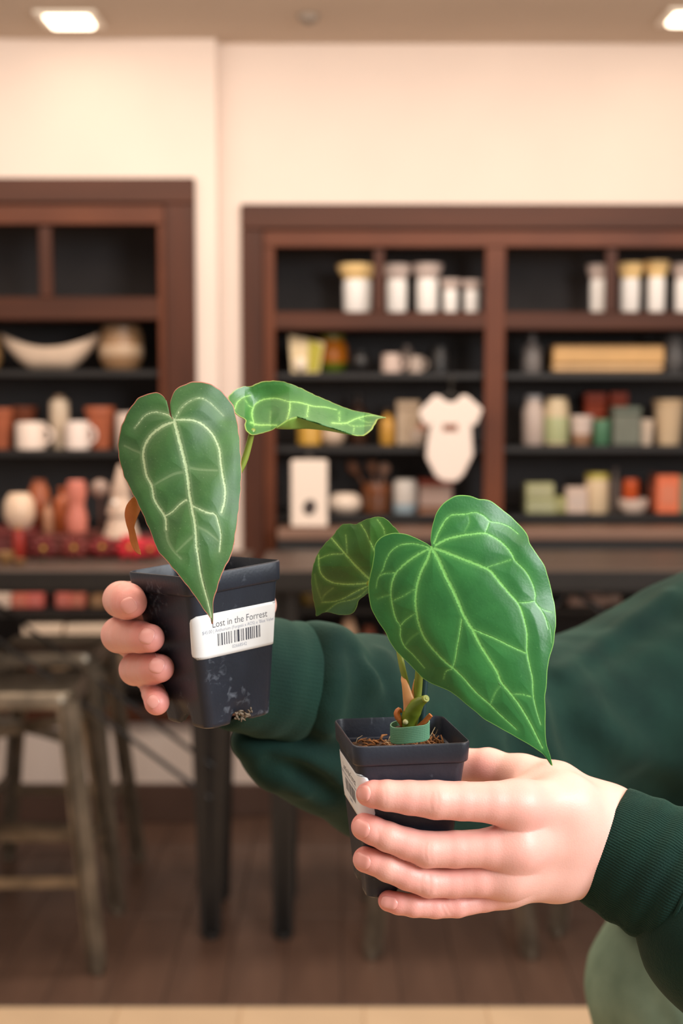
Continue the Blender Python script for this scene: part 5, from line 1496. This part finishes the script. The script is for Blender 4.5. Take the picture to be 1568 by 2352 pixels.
# ---- right bay, third shelf
g_lathe(R(1200, 1250, 910, 'b'), 'pale_bottle', 'pale pinkish bottle at the left end of the bay', 'bottle', [(.9, 0), (1, .03), (.98, .72), (.8, .8), (.72, 1), (.02, 1)], (192, 174, 164), [('cap', [(.74, .78), (.76, .8), (.74, 1.02), (.02, 1.02)], (178, 180, 184))])
g_lathe(R(1250, 1306, 914, 'b'), 'green_bottle', 'cream and sage bottle beside the pinkish bottle', 'bottle', [(.9, 0), (1, .03), (1, .8), (.9, .9), (.86, 1), (.02, 1)], (206, 186, 152), [('sage_label', [(1.0, .06), (1.02, .08), (1.02, .58), (1.0, .6), (.02, .58)], (170, 176, 132))])
g_lathe(R(1308, 1362, 955, 'b'), 'white_pot', 'white pot with brown foot next to the green tin', 'pot', TAPER, (228, 208, 198), [('brown_foot', [(.72, -.002), (.76, .02), (.86, .38), (.02, .38)], (160, 122, 96))])
for x0, x1, yt, lab in ((1340, 1388, 902, 'orange-red box standing behind the white pot'), (1398, 1438, 900, 'orange-red box standing behind the grey-green box')):
    g_box(R(x0, x1, yt, 'b', 5.27), 'red_box', lab, 'box', (186, 70, 24), (172, 62, 22), 'orange-red boxes')
g_lathe(R(1362, 1402, 964, 'b'), 'green_tin', 'small bright green tin', 'tin', CYL, (78, 122, 92), [('lid', [(1.03, .92), (1.03, 1.0), (.02, 1.02)], (94, 138, 106))])
g_box(R(1404, 1466, 934, 'b'), 'grey_green_box', 'grey-green gift box between tin and white cup', 'box', (108, 112, 100), (96, 104, 92))
g_lathe(R(1464, 1502, 964, 'b'), 'white_cup', 'white handleless cup left of the cream pot', 'cup', TAPER, (226, 206, 186))
g_lathe(R(1500, 1572, 918, 'b', 5.16), 'cream_pot', 'large cream pot at the right edge of the shelf', 'pot', TAPER, (216, 190, 156), [('rim_band', [(1.02, .9), (1.04, .92), (1.04, 1.0), (.95, 1.0), (.9, .95)], (206, 178, 142))])

# ---- right bay, fourth shelf
g_box(R(1204, 1272, 1144, 'c'), 'sage_box', 'sage green box, lower one of the two stacked', 'box', (162, 164, 124), None, 'stacked sage boxes')
sb = R(1204, 1268, 1108, 'c'); zb = R(1204, 1272, 1144, 'c'); sb.h -= zb.h + .001; sb.z = zb.z + zb.h + .0006
g_box(sb, 'sage_box', 'sage green box, upper one of the two stacked', 'box', (168, 168, 126), None, 'stacked sage boxes')
g_box(R(1272, 1300, 1140, 'c'), 'small_green_box', 'little yellow-green box right of the stacked sage boxes', 'box', (166, 164, 104))
g_box(R(1298, 1346, 1118, 'c'), 'white_carton', 'white carton with a tan patch', 'box', (206, 184, 170))
g_lathe(R(1344, 1398, 1088, 'c'), 'cream_jar', 'cream jar with yellow-green lid', 'jar', CYL, (220, 196, 162), [('lid', [(1.02, .86), (1.03, .9), (.98, 1.02), (.02, 1.05)], (190, 176, 86))])
g_lathe(R(1400, 1426, 1074, 'c', 5.2), 'grey_bottle', 'slim grey bottle behind the white dish', 'bottle', BOTTLE, (128, 114, 106), [('cap', [(.44, .88), (.46, .9), (.46, 1), (.02, 1)], (110, 98, 92))])
sd_ = R(1420, 1488, 1146, 'c')
g_lathe(sd_, 'white_dish', 'wide white dish under the orange candle', 'dish', [(.5, 0), (.7, .06), (.98, .5), (1, 1), (.9, 1), (.85, .94), (.02, .92)], (222, 200, 186))
so = R(1430, 1466, 1100, 'c'); so.z = sd_.z + sd_.h + .0006; so.h = float(W(1448, 1100, YI)[2]) - so.z
g_lathe(so, 'orange_candle', 'orange candle standing on the white dish', 'candle', CYL, (188, 78, 30), [('wick', [(.06, .45), (.06, 1.05), (.01, 1.06)], (50, 40, 34))])
g_lathe(R(1484, 1508, 1084, 'c', 5.2), 'brown_bottle', 'reddish brown bottle beside the coral box', 'bottle', BOTTLE, (128, 66, 44), [('cap', [(.44, .88), (.46, .9), (.46, 1), (.02, 1)], (90, 56, 44))])
g_box(R(1504, 1556, 1090, 'c'), 'coral_box', 'tall coral orange box', 'box', (224, 116, 78))
g_box(R(1556, 1600, 1092, 'c'), 'green_box', 'grey-green box cut by the right edge', 'box', (112, 128, 102))

# ---- left bookcase
s = Lf(2, 228, 766, 'a', 5.06)
t = thing('boat_bowl', 'long white boat-shaped bowl on the upper left shelf', 'bowl', s.c)
rings = []
for a in np.linspace(-1, 1, 33):
    wdt = .06 * math.sqrt(max(1e-4, 1 - abs(a) ** 2.5)); top = s.h * (.62 + .38 * a * a); bot = s.h * max(0, (abs(a) - .35) / .65) ** 1.5 * .86
    x = s.x + a * s.r
    up = [(x, s.y + wdt * math.cos(b), bot + (top - bot) * (1 - abs(math.sin(b)) ** .7) + s.z) for b in np.linspace(0, -math.pi, 11)]
    inn = [(x, s.y + wdt * .86 * math.cos(b), bot + .006 + (top - bot - .006) * (1 - abs(math.sin(b)) ** .7) + s.z) for b in np.linspace(-math.pi, 0, 11)]
    rings.append(up + inn)
mk('bowl_shell', MB().loft(rings, True, True), mat('white_stoneware', (212, 188, 166), .5, var=.05), t)
g_lathe(Lf(228, 328, 750, 'a'), 'tan_vase', 'tan and white striped vase right of the boat bowl', 'vase', [(.7, 0), (.8, .03), (1, .3), (1, .75), (.86, .95), (.88, 1), (.8, 1), (.76, .94), (.02, .9)], (150, 116, 84), [('pale_stripe', [(.99, .3), (1.02, .32), (1.02, .55), (1.0, .57), (.02, .56)], (188, 160, 132))])
g_lathe(Lf(-60, 4, 762, 'a'), 'tan_jar', 'tan jar cut by the left edge on the upper shelf', 'jar', ROUND, (140, 108, 70))
cop = mat('terracotta', (178, 98, 66), .55, var=.1)
for x0, x1, yt, lab in ((-22, 30, 938, 'terracotta pot cut by the left edge'), (26, 84, 934, 'terracotta pot behind the left white mug'), (196, 262, 934, 'terracotta pot right of the white bottle')):
    g_lathe(Lf(x0, x1, yt, 'b', 5.24 if x0 == 26 else 5.08), 'terracotta_pot', lab, 'pot', TAPER, None, [('rim', [(1.0, .84), (1.05, .86), (1.05, 1.0), (.92, 1.0), (.9, .9)], cop)], 'terracotta pots on the left shelf', m=cop)
g_mug(Lf(36, 104, 970, 'b', 5.02), 'white mug in front of the terracotta pots', (238, 218, 204))
g_mug(Lf(150, 206, 968, 'b', 5.02), 'white mug right of the tall white bottle', (238, 220, 210))
g_lathe(Lf(114, 158, 918, 'b'), 'white_bottle', 'tall white bottle between the two white mugs', 'bottle', [(.7, 0), (.78, .03), (.8, .4), (1, .52), (1, .92), (.9, 1), (.02, 1)], (206, 186, 162), [('stopper', [(.5, .98), (.52, 1.08), (.02, 1.1)], (180, 150, 120))])
g_lathe(Lf(266, 330, 948, 'b'), 'white_candle', 'white candle glass behind the dark leaf', 'candle', CYL, (226, 204, 190), [('wax', [(.8, .5), (.82, .85), (.02, .86)], (240, 230, 214))])
# row of goods under the table, on the lower shelf
for i, (x0, x1, yt, lab, c) in enumerate(((-12, 27, 1360, 'white box at the left end of the lower shelf', (226, 202, 186)), (30, 66, 1362, 'coral pink box beside the white box', (206, 112, 92)), (66, 102, 1360, 'rose pink box on the lower shelf', (208, 104, 96)),
                                          (130, 164, 1360, 'pink box right of the gap on the lower shelf', (200, 104, 92)), (163, 197, 1364, 'dull pink box at the end of the pink row', (192, 108, 88)), (210, 244, 1366, 'tan box under the table near the fingers', (146, 108, 74)))):
    g_box(Lf(x0, x1, yt, 'd', 5.06), 'small_carton', lab, 'box', c, None, 'cartons on the lower left shelf')
for i, (x0, x1, yt, lab, c) in enumerate(((50, 100, 1490, 'orange pot on the bottom left shelf', (150, 78, 40)), (110, 160, 1500, 'cream pot on the bottom left shelf', (206, 176, 140)), (178, 230, 1494, 'brown pot on the bottom left shelf', (116, 66, 40)), (250, 300, 1500, 'pale pot near the fingers on the bottom shelf', (196, 166, 138)))):
    g_lathe(Lf(x0, x1, yt, 'e', 5.06), 'small_planter', lab, 'pot', TAPER, c, [('rim', [(1.0, .86), (1.05, .88), (1.05, 1.0), (.92, 1.0), (.9, .9)], c)], 'planters on the bottom left shelf')
# right bookcase, lower shelves
for i, (x0, x1, yt, lab, c) in enumerate(((690, 735, 1345, 'olive bottle seen right of the held label', (104, 84, 34)), (768, 800, 1432, 'dark red jar below the olive leaf', (96, 48, 40)), (1300, 1392, 1368, 'mauve basket under the table edge', (150, 124, 114)), (1392, 1424, 1366, 'pale carton beside the mauve basket', (158, 134, 122)), (1470, 1520, 1366, 'rosy box half hidden by the shoulder', (164, 118, 104)))):
    rr = R(x0, x1, yt, 'd' if yt < 1390 else 'e', 5.12 if yt < 1390 else 5.3)
    g_box(rr, 'stored_box', lab, 'box', c, None) if 'bottle' not in lab and 'jar' not in lab else g_lathe(rr, 'stored_jar', lab, 'jar', CYL, c, [('lid', [(1.03, .95), (1.03, 1.05), (.02, 1.06)], c)])
for i, (x0, x1, yt, lab, c) in enumerate(((640, 680, 1440, 'tan pot low between sleeve and table leg', (150, 112, 86)), (778, 824, 1432, 'cream vase showing above the sleeve', (226, 188, 156)), (826, 868, 1450, 'red-brown pot right of the cream vase', (134, 74, 52)), (880, 930, 1455, 'dusty pink pot behind the petioles', (176, 128, 112)))):
    g_lathe(R(x0, x1, yt, 'e', 5.1), 'stored_vase', lab, 'vase', ROUND, c, [('neck', [(.58, .98), (.5, 1.06), (.56, 1.12), (.46, 1.12), (.4, 1.0)], c)])

# ---- display on the left table
YD = 4.1
def T(x0, x1, yt, Y=YD): return Spot(x0, x1, yt, zt, Y)
TS = lambda x0, x1, yt, dz, Y=YD: Spot(x0, x1, yt, zt + dz, Y)
# low red riser boxes that carry the ornaments
def riser(x0, x1, yt, lab, c, Y=4.14):
    s = T(x0, x1, yt, Y); g_box(s, 'display_riser', lab, 'riser', c, None, 'red display risers', dep=.09); return s.z + s.h
z1 = riser(-40, 92, 1212, 'dark red riser at the left end of the table', (92, 22, 20))
z2 = riser(96, 216, 1222, 'brownish red riser in the middle of the display', (88, 30, 22))
z3 = riser(222, 372, 1234, 'deep red riser behind the black pot', (104, 18, 22))
def on(x0, x1, yt, z, Y=4.12): return Spot(x0, x1, yt, z, Y)
g_lathe(on(8, 80, 1134, z1), 'white_planter', 'round white planter on the dark red riser', 'pot', ROUND, (222, 194, 168), [('foot', [(.62, -.004), (.68, .05), (.02, .06)], (196, 164, 138))])
g_lathe(on(62, 116, 1112, z1 if False else z2 * 0 + z1, 4.2), 'copper_vase', 'copper vase behind the round white planter', 'vase', ROUND, (150, 80, 46), [('neck', [(.6, .98), (.52, 1.05), (.58, 1.1), (.46, 1.1), (.42, 1.0)], (140, 74, 44))])
g_lathe(on(98, 122, 1150, z2), 'tan_bottle', 'small tan bottle between planter and pink vases', 'bottle', BOTTLE, (176, 128, 98), [('cap', [(.44, .88), (.46, .9), (.46, 1), (.02, 1)], (140, 100, 80))])
g_lathe(on(122, 164, 1114, z2, 4.16), 'orange_vase', 'orange-brown vase behind the tall pink vase', 'vase', BOTTLE, (166, 86, 46), [('lip', [(.4, .88), (.5, .92), (.46, .95), (.02, .93)], (166, 86, 46))])
g_lathe(on(150, 200, 1108, z2, 4.1), 'pink_vase', 'tall salmon pink vase in the display', 'vase', [(.7, 0), (.9, .04), (1, .3), (.7, .55), (.72, .6), (.95, .8), (.8, 1), (.7, 1), (.02, .9)], (206, 122, 104), [('lip', [(.78, .98), (.84, 1.0), (.8, 1.03), (.7, 1.0)], (206, 122, 104))])
gs = on(206, 252, 1100, z3, 4.14)
t = thing('glass_ornament', 'small round glass ornament on a slim stand', 'ornament', gs.c)
mk('ball', MB().sphere((gs.x, gs.y, gs.z + gs.h - gs.r), gs.r * .95, 18, 12), paint((150, 126, 114), .12), t)
mk('stand', MB().lathe(gs.c, [(.02, 0), (.02, .004), (.004, .01), (.004, max(.02, gs.h - 2 * gs.r))], 12), paint((96, 60, 46), .4), t)
gs = on(234, 318, 1068, z3, 4.1)
t = thing('tiered_white_tree', 'white ceramic tree figure partly behind the dark leaf', 'figurine', gs.c)
for k, (ra, rb, a, b) in enumerate(((1.0, .55, 0, .36), (.78, .42, .32, .64), (.56, .1, .6, 1.0))):
    mk('tier', MB().lathe((gs.x, gs.y, gs.z + gs.h * a), [(gs.r * ra * .92, 0), (gs.r * ra, gs.h * .03), (gs.r * rb, gs.h * (b - a))], 24), paint((206, 180, 160), .35), t)
mk('glass_bead', MB().sphere((gs.x - gs.r * .2, gs.y - gs.r * .72, gs.z + gs.h * .5), .008, 12, 8), paint((250, 246, 238), .08), t)

def red_flower(x, y, z, R_, lab, c, n=9):
    t = thing('red_poinsettia', lab, 'flower', (x, y, z), 'red fabric poinsettias')
    mk('flower_centre', MB().sphere((x, y - R_ * .12, z + R_ * .75), R_ * .14, 10, 6), paint((190, 150, 60), .5), t)
    for k in range(n):
        an = 2 * math.pi * k / n + random.uniform(-.15, .15); L_ = R_ * random.uniform(.8, 1.0)
        cx = np.array([x, y, z + R_ * .75]); d = np.array([math.cos(an), -.35, math.sin(an) * .75]); s_ = np.array([-math.sin(an), 0, math.cos(an)])
        ring = []
        for f in np.linspace(0, 1, 7):
            w = R_ * .26 * math.sin(math.pi * (.12 + .86 * f)) ; cc_ = cx + d * L_ * f + np.array([0, R_ * .35 * f * f, 0])
            ring.append([cc_ - s_ * w, cc_ + np.array([0, -.004, 0]), cc_ + s_ * w, cc_ + np.array([0, .003, 0])])
        mk('petal', MB().loft(ring, True, True), paint(c, .6, var=.2, vscale=40), t, angle=180)
    mk('stem', MB().tube([(x, y, z), (x, y, z + R_ * .7)], .004, 8), paint((50, 60, 34), .6), t)
for px_, py_, R_, Yf_, lab, c in ((300, 1275, .055, 3.98, 'bright red poinsettia beside the black pot rim', (196, 30, 44)), (345, 1262, .045, 4.0, 'crimson poinsettia mostly behind the pot', (178, 26, 42)), (170, 1268, .05, 4.0, 'dull red poinsettia in the middle of the table', (110, 34, 26)), (100, 1262, .05, 3.98, 'dark red poinsettia left of the middle', (100, 24, 22)), (235, 1262, .05, 4.02, 'deep red poinsettia right of the middle', (116, 24, 24))):
    q = W(px_, py_, Yf_); red_flower(float(q[0]), Yf_, zt + .0006, max(R_, (float(q[2]) - zt) / .75), lab, c)
g_lathe(on(28, 56, 1215, zt, 3.99), 'red_bauble_jar', 'little red glass bauble on the dark red riser edge', 'ornament', ROUND, (150, 40, 26), [('cap', [(.3, .95), (.3, 1.08), (.02, 1.1)], (170, 130, 60))])
g_lathe(on(-8, 34, 1268, zt, 3.93), 'gold_bowl', 'tarnished gold bowl at the left front of the table', 'bowl', BOWL, (150, 112, 70), [('foot', [(.46, -.003), (.5, .05), (.02, .06)], (130, 96, 60))])
g_lathe(on(30, 60, 1284, zt, 3.9), 'gold_cup', 'small tarnished gold cup beside the gold bowl', 'cup', TAPER, (140, 104, 66))
